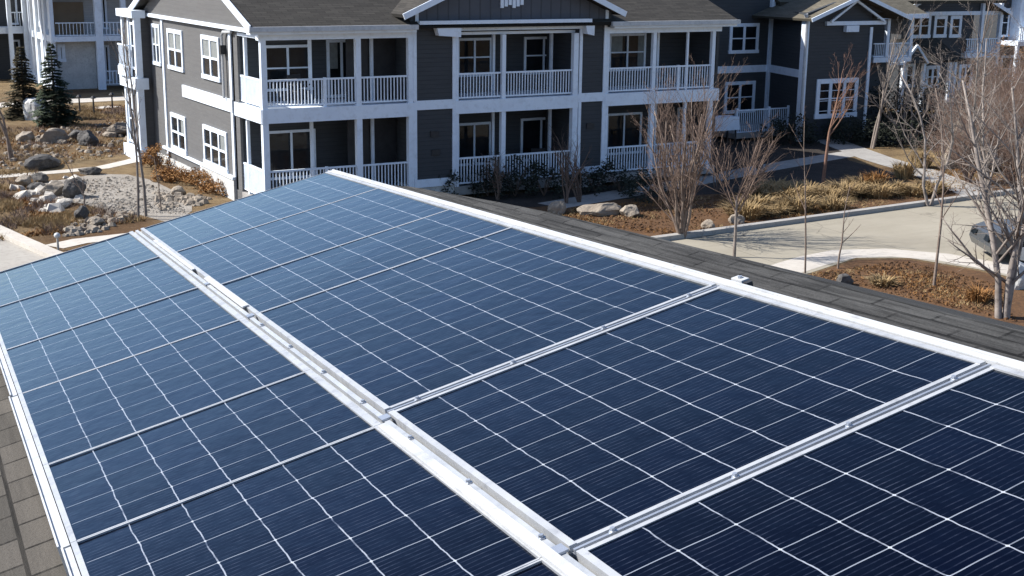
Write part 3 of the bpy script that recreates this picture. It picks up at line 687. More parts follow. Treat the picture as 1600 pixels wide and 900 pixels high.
mb = MB(); mb.bar((ga.x - .5, Y3 - .64, zt - .2), (mid, Y3 - .64, zt + rise), .05, .2); mb.bar((gb.x + .5, Y3 - .64, zt - .2), (mid, Y3 - .64, zt + rise), .052, .2); mb.build('rake_board', 'white', H3)
F3.box(MB(), ga.x - .2, gb.x + .1, zt - .25, zt - .03, .06, .16).build('gable_trim', 'white', H3)
for x0, x1, yb, yt, mu in ((1420, 1455, 60, 21, 1), (1457, 1480, 59, 24, 0), (1482, 1503, 59, 24, 0)):
    q0 = xa(x0, yb, Y3); q1 = xa(x1, yt, Y3); window(F3, q0.x, q1.x, q0.z, q1.z, H3, mu, True, .2)
for x0, x1, yb, yt, mu in ((1411, 1430, 137, 98, 0), (1444, 1468, 138, 102, 1), (1495, 1520, 140, 100, 1)):
    q0 = xa(x0, yb, Y3); q1 = xa(x1, yt, Y3); window(F3, q0.x, q1.x, max(q0.z, .3), q1.z, H3, mu, True, .2)
# porch roof with a small gable
r0 = xa(1412, 96, Y3 - 1.6); r1 = xa(1500, 96, Y3 - 1.6)
roofslab([(r0.x, Y3 - 1.8, r0.z), (r1.x, Y3 - 1.8, r0.z), (r1.x - .4, Y3 - .06, r0.z + 1.15), (r0.x + .6, Y3 - .06, r0.z + 1.15)], 'porch_roof', 'shingle_far', H3)
gx3 = xa(1436, 90, Y3 - 2.2).x
mb = MB(); mb.bar((gx3 - .95, Y3 - 2.0, r0.z - .1), (gx3, Y3 - 2.0, r0.z + .9), .1, .13); mb.bar((gx3 + .95, Y3 - 2.0, r0.z - .1), (gx3, Y3 - 2.0, r0.z + .9), .102, .13); mb.box(gx3 - 2.2, gx3 - .95, Y3 - 2.05, Y3 - 1.95, r0.z - .15, r0.z); mb.build('porch_gable_trim', 'white', H3)
mb = MB(); mb.hexa([(gx3 - .9, Y3 - 1.97, r0.z - .1), (gx3 + .9, Y3 - 1.97, r0.z - .1), (gx3, Y3 - 1.97, r0.z + .85)], [(gx3 - .9, Y3 - .4, r0.z - .1), (gx3 + .9, Y3 - .4, r0.z - .1), (gx3, Y3 - .4, r0.z + .85)]); mb.build('porch_gable', 'siding', H3)
for px in (1410, 1442, 1482, 1490):
    xx = xa(px, 120, Y3 - 1.6).x; box(xx - .09, xx + .09, Y3 - 1.7, Y3 - 1.52, 0, r0.z - .14).build('post', 'white', H3)
# corner balcony
bz0 = xa(1530, 82, Y3 - .2).z; b0x = xa(1503, 70, Y3).x
box(b0x, a1, Y3 - .3, Y3 + 2.39, bz0 - .3, bz0).build('balcony_slab', 'white', H3)
railing(Face('Y', Y3 - .2), b0x + .05, a1 - .05, bz0 + .03, xa(1530, 60, Y3 - .2).z, H3, sp=.17, bw=.06)
for xx in (a1 - .12, b0x + 1.3): box(xx - .1, xx + .1, Y3 - .28, Y3 - .08, bz0, 6.3).build('post', 'white', H3)
box(a1 - .22, a1 - .02, Y3 - .28, Y3 - .08, 0, bz0 - .31).build('post', 'white', H3)
# last building at the right edge
H4 = thing('apartment_building', (76, 62, 0), 'last dark house at the right edge with a sunlit white balcony', 'building')
Y4 = 62.0
c0x = xa(1556, 60, Y4).x; c1x = c0x + 14
box(c0x, c1x, Y4, Y4 + 9, 0, 7.2).build('wall', 'siding', H4)
roofslab([(c0x - .6, Y4 - .6, 7.0), (c1x, Y4 - .6, 7.0), (c1x, Y4 + 5, 9.6), (c0x - .6, Y4 + 5, 9.6)], 'roof', 'shingle_tan', H4)
zb = xa(1580, 65, Y4 - 1.5).z; zt4 = xa(1580, 42, Y4 - 1.5).z
box(c0x + .3, c1x - 2, Y4 - 1.6, Y4 - .005, zb - .3, zb).build('balcony_slab', 'white', H4)
railing(Face('Y', Y4 - 1.5), c0x + .35, c1x - 2.1, zb + .02, zt4, H4, sp=.2, bw=.1)
for xx in (c0x + .4, c0x + 3): box(xx - .1, xx + .1, Y4 - 1.58, Y4 - 1.38, 0, zb - .31).build('post', 'white', H4)
box(c0x + 1.2, c0x + 3.4, Y4 - .8, Y4 - .01, zb + .01, 7.0).build('stair_panel', 'white', H4)
F4 = Face('Y', Y4); window(F4, c0x + .3, c0x + 1.1, zb + .2, zb + 2.1, H4, 0, True, .15); window(F4, c0x + .7, c0x + 2.6, .5, 2.3, H4, 1, True, .15)

# ------------------------------------------------------------------ far left building
H1 = thing('apartment_building', (16, 86, 0), 'far left apartment building with tan porch and bright white trimmed flank', 'building')
Y1 = 85.0
def x1(px): return onY(px, 60, Y1).x
def z1(py, px=120): return onY(px, py, Y1).z
L0, L1, L2, L3 = x1(87), x1(150), x1(158), x1(205)
box(L0 + .05, L3 + 3, Y1 + 2.2, Y1 + 12, 0, 6.35).build('wall', 'siding_far', H1)
box(L0 + .1, L1 - .2, Y1 + 2.1, Y1 + 2.19, z1(56), z1(5)).build('porch_wall', 'tan_wall', H1)
box(L0, L1 + .1, Y1 + .9, Y1 + 2.19, 0, z1(63)).build('wall', 'foundation', H1)  # pale stucco colour stands in for sunlight on this lower porch wall
box(L0, L3, Y1 - .05, Y1 + 2.19, z1(65), z1(57)).build('balcony_slab', 'white', H1)
railing(Face('Y', Y1 + .05), L0 + .05, L1 - .05, z1(56), z1(35), H1, sp=.2, bw=.03)
railing(Face('Y', Y1 + .05), L2 + .15, L3 - .6, z1(56), z1(35), H1, sp=.2, bw=.05)
railing(Face('Y', Y1 + .05), L2 + .15, L3 - .6, .3, z1(112), H1, sp=.2, bw=.05)
box(L1, L2 + .12, Y1 - .1, Y1 + .25, 0, 6.2).build('post', 'white', H1)
box(L3 - .55, L3 - .25, Y1 - .1, Y1 + .2, 0, 6.2).build('post', 'white', H1)
box(L0, L3 + .2, Y1 - .12, Y1 + .3, 6.0, 6.5).build('frieze', 'white', H1)
window(Face('Y', Y1 + .9), x1(93), x1(105), z1(98), z1(70), H1, 0, False, .2, 'curtain', 0, 'door')
window(Face('Y', Y1 + 2.2), L2 + .4, L3 - .9, .3, 2.6, H1, 1, False, .12, 'glass', 0, 'door'); window(Face('Y', Y1 + 2.2), L2 + .4, L3 - .9, 3.6, 5.8, H1, 1, False, .12, 'glass', 0, 'door')
roofslab([(L0 - 9, Y1 - .7, 6.5), (L3 + 4, Y1 - .7, 6.5), (L3 + 4, Y1 + 7, 9.5), (L0 - 9, Y1 + 7, 9.5)], 'roof', 'shingle_far', H1)
# flank that looks left into the sun, and the wing with the dark porch farther back
def flank_y(px):
    r = ray(px, 60); return r.y / r.x * L0
YP = flank_y(49)
box(L0, L0 + 8, Y1 + 2.25, YP + 6, 0, 6.4).build('flank_wall', 'siding_far', H1)
FX = Face('X', L0)
for pa, pb in ((86, 83), (77, 74), (72, 69), (63, 60), (55, 50)):
    mb = MB(); FX.box(mb, flank_y(pa), flank_y(pb), 0, 6.35, .0, .22); mb.build('corner_board', 'white', H1)
for z0, z1_ in ((.0, .5), (2.95, 3.35), (6.0, 6.38)):
    mb = MB(); FX.box(mb, Y1 + .1, YP, z0, z1_, .0, .18); mb.build('band', 'white', H1)
for z0, z1_ in ((.7, 2.7), (3.7, 5.8)):
    window(FX, flank_y(82), flank_y(78), z0, z1_, H1, 0, True, .3); window(FX, flank_y(68), flank_y(64), z0, z1_, H1, 0, True, .3)
FP = Face('Y', YP)
def xp(px): return onY(px, 50, YP).x
box(xp(-60), L0 - .01, YP + 1.5, YP + 6, 0, 6.6).build('wall', 'siding', H1)
box(xp(-60), L0 - .3, YP - .1, YP + 1.49, 3.1, 3.5).build('balcony_slab', 'white', H1)
for px, wd in ((15, .26), (41, .42), (-20, .26)):
    box(xp(px) - wd / 2, xp(px) + wd / 2, YP - .4, YP - .11, 0, 6.5).build('post', 'white', H1)
for z0, z1_ in ((3.52, 4.5), (.3, 1.3)): railing(Face('Y', YP - .2), xp(17), xp(39), z0, z1_, H1, sp=.25, bw=.03)
window(Face('Y', YP + 1.5), xp(20), xp(36), 3.6, 5.8, H1, 0, False, .12, 'glass', 0, 'door'); window(Face('Y', YP + 1.5), xp(20), xp(36), .4, 2.6, H1, 0, False, .12, 'glass', 0, 'door')

# ------------------------------------------------------------------ plants
def grow(mbT, mbB, p, d, L, r, lev, rng, P):
    n = 6 if lev < 1 else (5 if lev < 2 else 3)
    pts = [p.copy()]; rad = [r]; q = p.copy(); dd = d.copy()
    for k in range(n):
        dd = (dd + Vector((rng.gauss(0, 1), rng.gauss(0, 1), rng.gauss(0, .6))) * P['wob'] + Vector((0, 0, P['up']))).normalized()
        q = q + dd * (L / n); pts.append(q.copy()); rad.append(max(r * (1 - (k + 1) / n * P['taper']), .0025))
    (mbT if lev == 0 else mbB).tube(pts, rad, 6 if lev == 0 else (4 if lev == 1 else 3))
    if lev >= P['levels']: return
    nb = P['nb'][min(lev, len(P['nb']) - 1)]
    for b in range(nb):
        t = P['start'][min(lev, len(P['start']) - 1)]; t = t + (1 - t) * (b + rng.random()) / nb
        fi = t * n; i = min(int(fi), n - 1); fr = fi - i
        bp = pts[i].lerp(pts[i + 1], fr); bd = (pts[i + 1] - pts[i]).normalized()
        az = rng.random() * 6.283 ; sp = R(P['ang']) * rng.uniform(.7, 1.3)
        s = bd.orthogonal().normalized(); s = Matrix.Rotation(az, 3, bd) @ s
        nd = (bd * math.cos(sp) + s * math.sin(sp)).normalized()
        rr = rad[i] * (1 - fr) + rad[i + 1] * fr
        grow(mbT, mbB, bp, nd, L * (P['ratio'] if lev == 0 else P.get('fine', P['ratio'])) * rng.uniform(.7, 1.15) * (1.15 - .5 * t), min(rr * .6, r * .5), lev + 1, rng, P)
def bare_tree(name, base, h, r, label, cat, seed, stems=1, lean=0.0, bark='bark', twig='twig', group=None, **kw):
    P = dict(wob=.15, up=.06, taper=.75, levels=3, nb=[9, 6, 4], start=[.35, .2, .2], ang=38, ratio=.5); P.update(kw)
    rng = random.Random(seed); t = thing(name, base, label, cat, group)
    T, Bn = MB(), MB()
    for s in range(stems):
        az = 6.283 * (s + rng.random() * .6) / max(stems, 1); ln = (lean if stems > 1 else 0) * rng.uniform(.5, 1.2)
        d = Vector((math.cos(az) * ln, math.sin(az) * ln, 1)).normalized()
        off = Vector((math.cos(az), math.sin(az), 0)) * (r * 1.0 if stems > 1 else 0)
        grow(T, Bn, Vector(base) + off - Vector((0, 0, .05)), d, h * rng.uniform(.8, 1.0), r, 0, rng, P)
    T.build('trunk' if stems == 1 else 'trunks', bark, t, True)
    Bn.build('crown', twig, t, True)
    return t
def tuft(name, base, rad, h, n, mat, label, cat, seed, group=None, bw=.012, parent=None, flop=.6):
    rng = random.Random(seed); mb = MB(); b = Vector(base)
    for k in range(n):
        a = rng.random() * 6.283; rr = rad * math.sqrt(rng.random()) * .55
        p = b + Vector((math.cos(a) * rr, math.sin(a) * rr, 0))
        out = Vector((math.cos(a), math.sin(a), 0)) * rad * rng.uniform(.1, .9); hh = h * rng.uniform(.5, 1.05)
        m_ = p + out * .45 + Vector((0, 0, hh * .7)); e = p + out + Vector((0, 0, hh * (1 - flop * rng.random() * .6)))
        sd = Vector((-math.sin(a + rng.uniform(-1, 1)), math.cos(a), 0)) * bw
        mb.face([p - sd, p + sd, m_ + sd * .8]); mb.face([p - sd, m_ + sd * .8, m_ - sd * .8]); mb.face([m_ - sd * .8, m_ + sd * .8, e])
    if parent is not None: return mb.build(name, mat, parent)
    o = recenter(mb.build(name, mat)); return tag(o, label, cat, group)
def boulder(base, sx, sy, sz, seed, mat, label, rot=0, group=None, name='boulder'):
    rng = random.Random(seed)
    import bmesh
    bm = bmesh.new(); bmesh.ops.create_icosphere(bm, subdivisions=4, radius=1)
    off = Vector((rng.random() * 50, rng.random() * 50, rng.random() * 50))
    planes = [(Vector((rng.gauss(0, 1), rng.gauss(0, 1), rng.gauss(0, .8))).normalized(), rng.uniform(.6, .85)) for _ in range(9)]
    for v in bm.verts:
        p = v.co.copy()
        for nrm, dd in planes:
            k = p.dot(nrm)
            if k > dd: p -= nrm * (k - dd)
        p *= 1 + .18 * mnoise.noise(p * 1.7 + off) + .07 * mnoise.noise(p * 5 + off)
        v.co = Vector((p.x * sx, p.y * sy, (p.z + .55) * sz))
    me = bpy.data.meshes.new(name); bm.to_mesh(me); bm.free()
    me.materials.append(M[mat]); o = bpy.data.objects.new(name, me); COL.objects.link(o); o.location = base; o.rotation_euler.z = rot
    return tag(o, label, 'boulder', group)
def conifer(name, base, h, r, mat, label, seed, cat='tree', n=2600, group=None):
    rng = random.Random(seed); t = thing(name, base, label, cat, group); b = Vector(base)
    T = MB(); T.tube([b, b + Vector((0, 0, h * .6)), b + Vector((0, 0, h * .98))], [.02 * h + .03, .012 * h, .01], 6); T.build('trunk', 'bark', t)
    F_ = MB()
    layers = int(h * 7)
    for l in range(layers):
        fz = (l + .5) / layers; z = h * (.05 + .93 * fz); rr = r * (1 - fz) ** .9 * rng.uniform(.75, 1.12) + .06
        nb = int(9 + 13 * (1 - fz))
        for k in range(nb):
            a = rng.random() * 6.283; ln = rr * rng.uniform(.7, 1.15); dr = Vector((math.cos(a), math.sin(a), 0)); sdv = Vector((-dr.y, dr.x, 0))
            tip = b + dr * ln + Vector((0, 0, z - .28 * ln + .1 * rng.random()))
            root = b + Vector((0, 0, z))
            for s in range(10):
                f0 = (s + rng.random()) / 10; c = root.lerp(tip, .15 + .85 * f0); wd = .13 + .2 * ln * (1 - f0 * .6)
                e1 = c + sdv * wd * rng.uniform(.6, 1.2) + dr * wd * .5 + Vector((0, 0, rng.uniform(-.1, .04))); e2 = c - sdv * wd * rng.uniform(.6, 1.2) + dr * wd * .5 + Vector((0, 0, rng.uniform(-.1, .04)))
                F_.face([c - dr * .03, e1, c + dr * wd * .5]); F_.face([c - dr * .03, c + dr * wd * .5, e2])
    F_.build('foliage', mat, t)
    return t
# --- right side trees
bare_tree('bare_tree', G(1066, 372), 4.5, .05, 'broad multi-stemmed bare tree at the kerb, fanning out in front of the right balcony', 'tree', 11, stems=11, lean=.36, bark='bark', twig='twig', levels=3, nb=[10, 6, 4], start=[.12, .12, .2], ang=27, ratio=.45, up=.07, wob=.13)
bare_tree('bare_tree', G(1147, 402), 2.0, .055, 'slender grey bare tree with a forked fan crown standing on the driveway edge', 'tree', 12, bark='bark_grey', twig='twig', nb=[11, 9, 5], start=[.62, .12, .2], ang=33, ratio=1.75, up=.06, taper=.45, fine=.42, wob=.08)
bare_tree('bare_tree', G(1285, 292), 4.5, .075, 'red-barked bare tree in front of the large lower window', 'tree', 13, bark='bark_red', twig='bark_red', nb=[10, 5, 3], start=[.42, .2, .2], ang=30, ratio=.5, up=.08, wob=.08)
for i, (px, py, h, l, sd) in enumerate(((1258, 427, 4.6, 'thin bare sapling at the left tip of the brown island bed', 21), (1309, 420, 3.0, 'very thin bare sapling rising from the island bed edge', 22), (1459, 448, 5.4, 'crooked dark bare sapling standing in the middle of the island bed', 23))):
    bare_tree('sapling', G(px, py), h, .03 if i < 2 else .042, l, 'sapling', sd, bark='bark', twig='twig', levels=2, nb=[6 if i < 2 else 9, 3], start=[.3, .2], ang=35, ratio=.28, wob=.07, group='bare saplings')
bare_tree('birch_tree', G(1566, 497), 6.8, .095, 'large pale-barked birch on the island bed at the right edge', 'tree', 31, stems=3, lean=.16, bark='bark_white', twig='bark_grey', nb=[13, 7, 4], start=[.12, .15, .2], ang=46, ratio=.42, levels=3, wob=.09)
bare_tree('birch_tree', G(1452, 322), 6.0, .065, 'slim white-trunked birch beyond the driveway kerb, left of the plum thicket', 'tree', 32, stems=2, lean=.10, bark='bark_white', twig='bark_grey', nb=[11, 6, 4], start=[.2, .15, .2], ang=42, ratio=.42)
bare_tree('birch_tree', G(1546, 318), 6.2, .065, 'white-trunked birch beyond the driveway in front of the plum thicket', 'tree', 33, stems=2, lean=.14, bark='bark_white', twig='bark_grey', nb=[11, 6, 4], start=[.2, .15, .2], ang=42, ratio=.42)
bare_tree('birch_tree', G(1600, 326), 6.2, .06, 'white birch cut off by the right photo edge beyond the driveway', 'tree', 37, stems=2, lean=.16, bark='bark_white', twig='bark_grey', nb=[11, 6, 4], start=[.2, .15, .2], ang=44, ratio=.42)
bare_tree('bare_tree', G(1362, 232), 6.4, .07, 'tall pale twin-stemmed bare tree beside the dark wing corner', 'tree', 34, stems=2, lean=.06, wob=.06, bark='bark_grey', twig='bark_grey', nb=[9, 5, 3], start=[.25, .2, .2], ang=30, ratio=.38)
bare_tree('bare_tree', G(1486, 222), 7.2, .07, 'thin upright bare tree in front of the far house porch', 'tree', 35, stems=1, bark='bark_grey', twig='twig', nb=[10, 5, 3], start=[.3, .2, .2], ang=36, ratio=.34)
bare_tree('bare_tree', G(1420, 226), 4.2, .07, 'low wide-spreading grey bare tree before the dark hedge', 'tree', 36, stems=5, lean=.6, bark='bark_grey', twig='bark_grey', nb=[7, 4, 3], start=[.2, .2, .2], ang=36, ratio=.45)
# thicket of plum coloured shrubs at the right edge
for i, (px, py, h) in enumerate(((1500, 246, 3.6), (1530, 262, 3.8), (1560, 250, 4.6), (1590, 262, 4.6), (1512, 285, 2.8), (1580, 292, 3.4), (1545, 225, 5.2), (1605, 235, 5.6), (1478, 262, 2.4))):
    bare_tree('bare_shrub', G(px, py), h * .82, .035, ['plum-twigged bare shrub at the left end of the thicket', 'plum-twigged bare shrub low in the thicket behind the birch', 'tall plum-twigged bare shrub in the middle of the thicket', 'plum bare shrub at the photo edge, front row', 'small plum bare shrub by the walkway end', 'plum bare shrub close to the driveway kerb at the right', 'highest plum bare shrub below the far house balcony', 'back plum bare shrub cut by the right photo edge', 'smallest plum bare shrub beside the pale boulder'][i],
              'shrub', 50 + i, stems=12, lean=.5, bark='twig_plum', twig='twig_plum', levels=3, nb=[10, 6, 4], start=[.15, .15, .2], ang=30, ratio=.5, group='plum shrubs in the right thicket')
def leafshrub(name, base, rx, h, mat, label, cat, seed, n=900, group=None, lw=.06):
    rng = random.Random(seed); t = thing(name, base, label, cat, group); b = Vector(base)
    st = MB()
    for k in range(9):
        a = rng.random() * 6.28; e = b + Vector((math.cos(a) * rx * .6, math.sin(a) * rx * .6, h * rng.uniform(.5, .85)))
        st.tube([b, b.lerp(e, .5) + Vector((0, 0, .1)), e], [.02, .014, .006], 4)
    st.build('stems', 'twig', t)
    mb = MB(); clumps = []
    for k in range(max(8, n // 45)):
        a = rng.random() * 6.28; rr = rx * math.sqrt(rng.random()); z = h * rng.uniform(.12, 1) * math.sqrt(max(0.05, 1 - (rr / rx) ** 2 * .75))
        clumps.append(b + Vector((math.cos(a) * rr, math.sin(a) * rr, z)))
    for k in range(n):
        c = rng.choice(clumps) + Vector((rng.gauss(0, 1), rng.gauss(0, 1), rng.gauss(0, 1))) * rx * .14
        if c.z < b.z + .02: c.z = b.z + .02
        d1 = Vector((rng.gauss(0, 1), rng.gauss(0, 1), rng.gauss(.4, 1))).normalized(); d2 = d1.orthogonal().normalized()
        mb.face([c, c + d1 * lw + d2 * lw * .4, c + d1 * lw * 1.9, c + d1 * lw - d2 * lw * .4])
    mb.build('foliage', mat, t); return t
leafshrub('dry_shrub', G(1545, 190), 1.6, 4.6, 'rust_leaf', 'tall shrub with dry orange-brown leaves below the far house balcony', 'shrub', 71, 1600, lw=.08)
leafshrub('dry_shrub', G(1588, 190), 1.5, 4.2, 'rust_leaf', 'dry orange-brown shrub cut by the right photo edge', 'shrub', 72, 1400, lw=.08)
# dark hedge in the shade
for i, (px, py, rx, h) in enumerate(((1392, 205, 1.5, 2.6), (1425, 200, 1.6, 2.2), (1455, 205, 1.4, 2.3), (1372, 225, 1.2, 1.4), (1435, 228, 1.5, 1.2), (1235, 225, 1.3, 1.3), (1325, 222, 1.2, 1.1), (1265, 205, .9, 1.2))):
    leafshrub('evergreen_shrub', G(px, py), rx, h, 'juniper', ['tallest dark evergreen shrub right of the wing corner', 'dark evergreen shrub in the middle of the hedge', 'dark evergreen shrub at the right end of the hedge', 'low dark evergreen at the foot of the pale twin-stemmed tree', 'low spreading dark evergreen before the hedge', 'dark evergreen beside the small deck', 'low dark evergreen under the large lower window', 'small dark evergreen at the wing corner'][i], 'shrub', 80 + i, 1500, 'dark evergreens in the building shade', lw=.09)
for i, (px, py, rx, h) in enumerate(((762, 306, .8, 1.4), (805, 308, .8, 1.5), (700, 308, .8, 1.0), (850, 306, .9, 1.2), (970, 300, 1.0, 1.0), (1010, 310, .9, .9), (930, 300, .9, 1.1))):
    leafshrub('evergreen_shrub', G(px, py), rx, h, 'juniper', ['dark conical shrub before the middle porch, first right of the roof peak', 'dark shrub below the middle porch post', 'low dark shrub beside the left wall pier', 'rounded dark shrub at the right half of the middle porch', 'low dark shrub in front of the right porch', 'low dark shrub left of the broad bare tree', 'dark shrub in front of the right wall pier'][i], 'shrub', 95 + i, 700, 'dark shrubs along the porches', lw=.08)
for i, (px, py, h) in enumerate(((885, 318, 2.6), (905, 316, 2.2), (778, 312, 1.8), (1120, 300, 2.2), (1190, 285, 1.8))):
    bare_tree('bare_shrub', G(px, py), h, .03, ['upright bare shrub behind the pale boulder', 'leaning bare shrub before the right wall pier', 'small bare shrub in front of the middle porch', 'shaded bare shrub between the two driveway trees', 'shaded bare shrub right of the slender grey tree'][i], 'shrub', 110 + i, stems=6, lean=.25, bark='twig', twig='twig', levels=2, nb=[6, 4], start=[.2, .2], ang=24, ratio=.4, group='bare shrubs before the porches')
# ornamental grasses in the sunlit strip
gp = [(1195, 306), (1215, 300), (1238, 312), (1262, 306), (1290, 314), (1318, 308), (1345, 304), (1372, 308), (1400, 302), (1430, 305), (1180, 328), (1205, 334), (1245, 330), (1300, 326), (1350, 298), (1165, 340), (1455, 300), (1225, 318)]
wh = ['at the left end of the row', 'second along the row', 'third along the row', 'left of the red-barked tree', 'at the foot of the red-barked tree', 'just right of the red-barked tree', 'in the middle of the row', 'in the right half of the row', 'toward the right end', 'near the right end', 'in front, leftmost by the bare tree', 'in the front row, second', 'in the front row below the thin sapling', 'in the front row, farthest right', 'in the back row', 'alone near the slender grey tree', 'at the far right end by the walkway', 'between front and back row']
for i, (px, py) in enumerate(gp):
    tuft('ornamental_grass', G(px, py), .75 + .25 * random.random(), .38 + .25 * random.random(), 380, 'straw', 'tan dry ornamental grass clump ' + wh[i], 'grass clump', 130 + i, 'tan grass clumps along the driveway', bw=.02)
for i, (px, py, mt) in enumerate(((1366, 296, 'rust_leaf'), (1412, 278, 'straw'), (1440, 262, 'straw'))):
    tuft('ornamental_grass', G(px, py), .6, .8, 300, mt, ['small orange grass clump behind the tan row', 'straw grass clump by the pale walkway bend', 'straw grass clump next to the pale boulder'][i], 'grass clump', 160 + i, 'tan grass clumps along the driveway', bw=.02)
# rocks right
boulder(G(870, 334), .34, .3, .34, 1, 'rock', 'small pale boulder at the left end of the mulch, against the roof ridge')
boulder(G(938, 335), .8, .5, .28, 2, 'rock', 'wide low tan boulder in front of the dark porches')
boulder(G(985, 338), .4, .35, .25, 3, 'rock', 'small flat tan rock right of the wide low boulder')
boulder(G(1150, 349), .3, .25, .2, 4, 'rock', 'little grey rock beside the slender grey tree')
boulder(G(1108, 358), .25, .25, .2, 5, 'rock', 'little pale rock between the two driveway trees')
boulder(G(1495, 262), .75, .6, 1.3, 6, 'rock', 'upright pale boulder at the thicket edge beside the walkway')
boulder(G(1530, 266), 1.0, .7, .6, 7, 'rock', 'brown boulder right of the upright pale one')
boulder(G(1318, 446), .3, .2, .2, 8, 'rock_dark', 'small dark rock on the brown island bed')
tuft('ornamental_grass', G(1528, 472), .45, .45, 200, 'rust_leaf', 'small rusty grass tuft on the island bed left of the big birch', 'grass clump', 165, bw=.02)
tuft('ornamental_grass', G(1378, 446), .5, .3, 200, 'straw', 'flat dry grass tuft near the crooked sapling', 'grass clump', 166, bw=.02)
# --- left side
conifer('spruce_tree', G(88, 196), 4.1, 1.15, 'needle', 'dark green pointed spruce standing left of the building', 1)
conifer('spruce_tree', G(40, 184), 3.7, 1.25, 'needle_brown', 'bronzed shorter spruce left of the dark green one', 2)
boulder(G(58, 187), .75, .7, .85, 10, 'foundation', 'round white boulder between the two spruces')
LB = ((82, 222, .95, .5, .55, 'rock', 'pale flat-topped boulder below the spruces'), (40, 220, .7, .5, .4, 'rock', 'tan boulder left of the flat-topped one'), (138, 226, .75, .55, .6, 'rock_dark', 'tilted black boulder on the dry slope'), (120, 218, .5, .4, .45, 'rock_dark', 'smaller black rock left of the tilted one'),
      (185, 212, .8, .6, .6, 'rock', 'brown wedge boulder near the white entry bay'), (66, 262, 1.25, .7, .55, 'rock_dark', 'largest black boulder at the head of the gravel bed'), (38, 290, .65, .4, .35, 'rock', 'pale flat rock at the left of the gravel bed'), (62, 284, .5, .4, .4, 'rock_dark', 'dark rock behind the pale flat one'),
      (84, 305, .55, .45, .5, 'rock', 'mossy grey boulder on the near edge of the gravel'), (114, 308, .6, .45, .6, 'rock_dark', 'dark upright boulder next to the mossy grey one'), (100, 322, .8, .3, .22, 'concrete_pale', 'white flat slab rock at the foot of the dark upright boulder'), (118, 285, .55, .3, .25, 'concrete_pale', 'white flat slab rock in the middle of the gravel'),
      (140, 272, .6, .4, .3, 'rock_dark', 'low dark rock beside the pale path'), (56, 298, .45, .35, .3, 'rock_dark', 'small dark rock at the left gravel edge'), (150, 352, .4, .3, .25, 'rock', 'small pale rock near the roof edge'), (128, 342, .35, .3, .4, 'rock_dark', 'small dark rock with dry stems near the roof edge'), (172, 214, .5, .3, .25, 'rock', 'small tan rock left of the wedge boulder'), (280, 305, .35, .3, .3, 'rock', 'small pink rock below the orange shrubs'))
for i, (px, py, a, b, c, mt, l) in enumerate(LB): boulder(G(px, py), a * .8, b * .8, c * .72, 20 + i, mt, l, rot=i * .7 + .3)
for i, (px, py, rx, h) in enumerate(((248, 264, .7, 1.25), (236, 262, .5, .9), (268, 280, .75, .75), (290, 286, .75, .8), (312, 292, .8, .8), (334, 298, .75, .75), (255, 284, .5, .5), (350, 304, .6, .6))):
    leafshrub('dry_shrub', G(px, py), rx * .85, h * .8, 'rust_leaf', ['tallest rusty orange shrub at the back corner of the wall', 'small rusty shrub left of the tallest one', 'golden orange shrub left of the foundation post', 'golden orange shrub under the foundation post', 'golden shrub in the middle of the foundation row', 'golden shrub second from the roof edge', 'low brown shrub in front of the orange row', 'last golden shrub, cut off by the panels'][i], 'shrub', 180 + i, 700, 'orange shrubs along the foundation', lw=.055)
bare_tree('bare_tree', G(216, 342), 7.4, .05, 'tall thin bare tree rising from the roof edge in front of the white entry', 'tree', 41, bark='bark_grey', twig='bark_grey', nb=[11, 4, 3], start=[.3, .2, .2], ang=26, ratio=.2, wob=.04, levels=3, group='thin bare trees on the left')
bare_tree('bare_tree', G(228, 338), 7.0, .055, 'second tall thin bare tree close beside the first', 'tree', 42, bark='bark_grey', twig='bark_grey', nb=[11, 4, 3], start=[.3, .2, .2], ang=26, ratio=.2, wob=.04, levels=3, group='thin bare trees on the left')
bare_tree('bare_tree', G(18, 250), 5.4, .07, 'twin-stemmed dark bare tree near the left photo edge', 'tree', 43, stems=2, lean=.06, bark='bark', twig='twig', nb=[9, 4, 3], start=[.35, .2, .2], ang=30, ratio=.3, group='thin bare trees on the left')
bare_tree('sapling', G(133, 342), 2.4, .03, 'short dark bare sapling at the near edge of the gravel', 'sapling', 44, levels=2, nb=[6, 3], ang=34, ratio=.3)
bare_tree('sapling', G(252, 330), 2.2, .025, 'little bare sapling beside the roof edge below the orange shrubs', 'sapling', 45, levels=2, nb=[6, 3], ang=30, ratio=.3)
bare_tree('bare_tree', G(205, 170), 5.0, .05, 'pale bare tree in front of the white entry balcony', 'tree', 46, stems=3, lean=.12, bark='bark_grey', twig='bark_grey', nb=[8, 4, 3], start=[.25, .2, .2], ang=28, ratio=.3, group='thin bare trees on the left')
t = thing('bollard_light', G(91, 391), 'short pale post with a round white head beside the road', 'bollard')
b0 = G(91, 391); mb = MB(); mb.tube([b0, b0 + Vector((0, 0, .36))], [.035, .03], 8); mb.build('post', 'concrete_pale', t)
mb = MB(); mb.tube([b0 + Vector((0, 0, z)) for z in (.36, .39, .44, .49, .52)], [.04, .08, .095, .07, .01], 10); mb.build('lamp_head', 'white_metal', t, True)
for i, (px, py) in enumerate(((125, 176), (147, 178), (176, 172))):
    b0 = G(px, py); t = thing('path_light', b0, ['dark path light left of the far sidewalk slabs', 'dark path light in the middle of the far sidewalk', 'dark path light right on the far sidewalk'][i], 'path light', 'path lights by the far sidewalk')
    mb = MB(); mb.tube([b0, b0 + Vector((0, 0, .8))], [.05, .04], 6); mb.build('post', 'dark', t); mb = MB(); mb.tube([b0 + Vector((0, 0, .8)), b0 + Vector((0, 0, .83)), b0 + Vector((0, 0, .95))], [.06, .16, .05], 8); mb.build('lamp_head', 'dark', t)
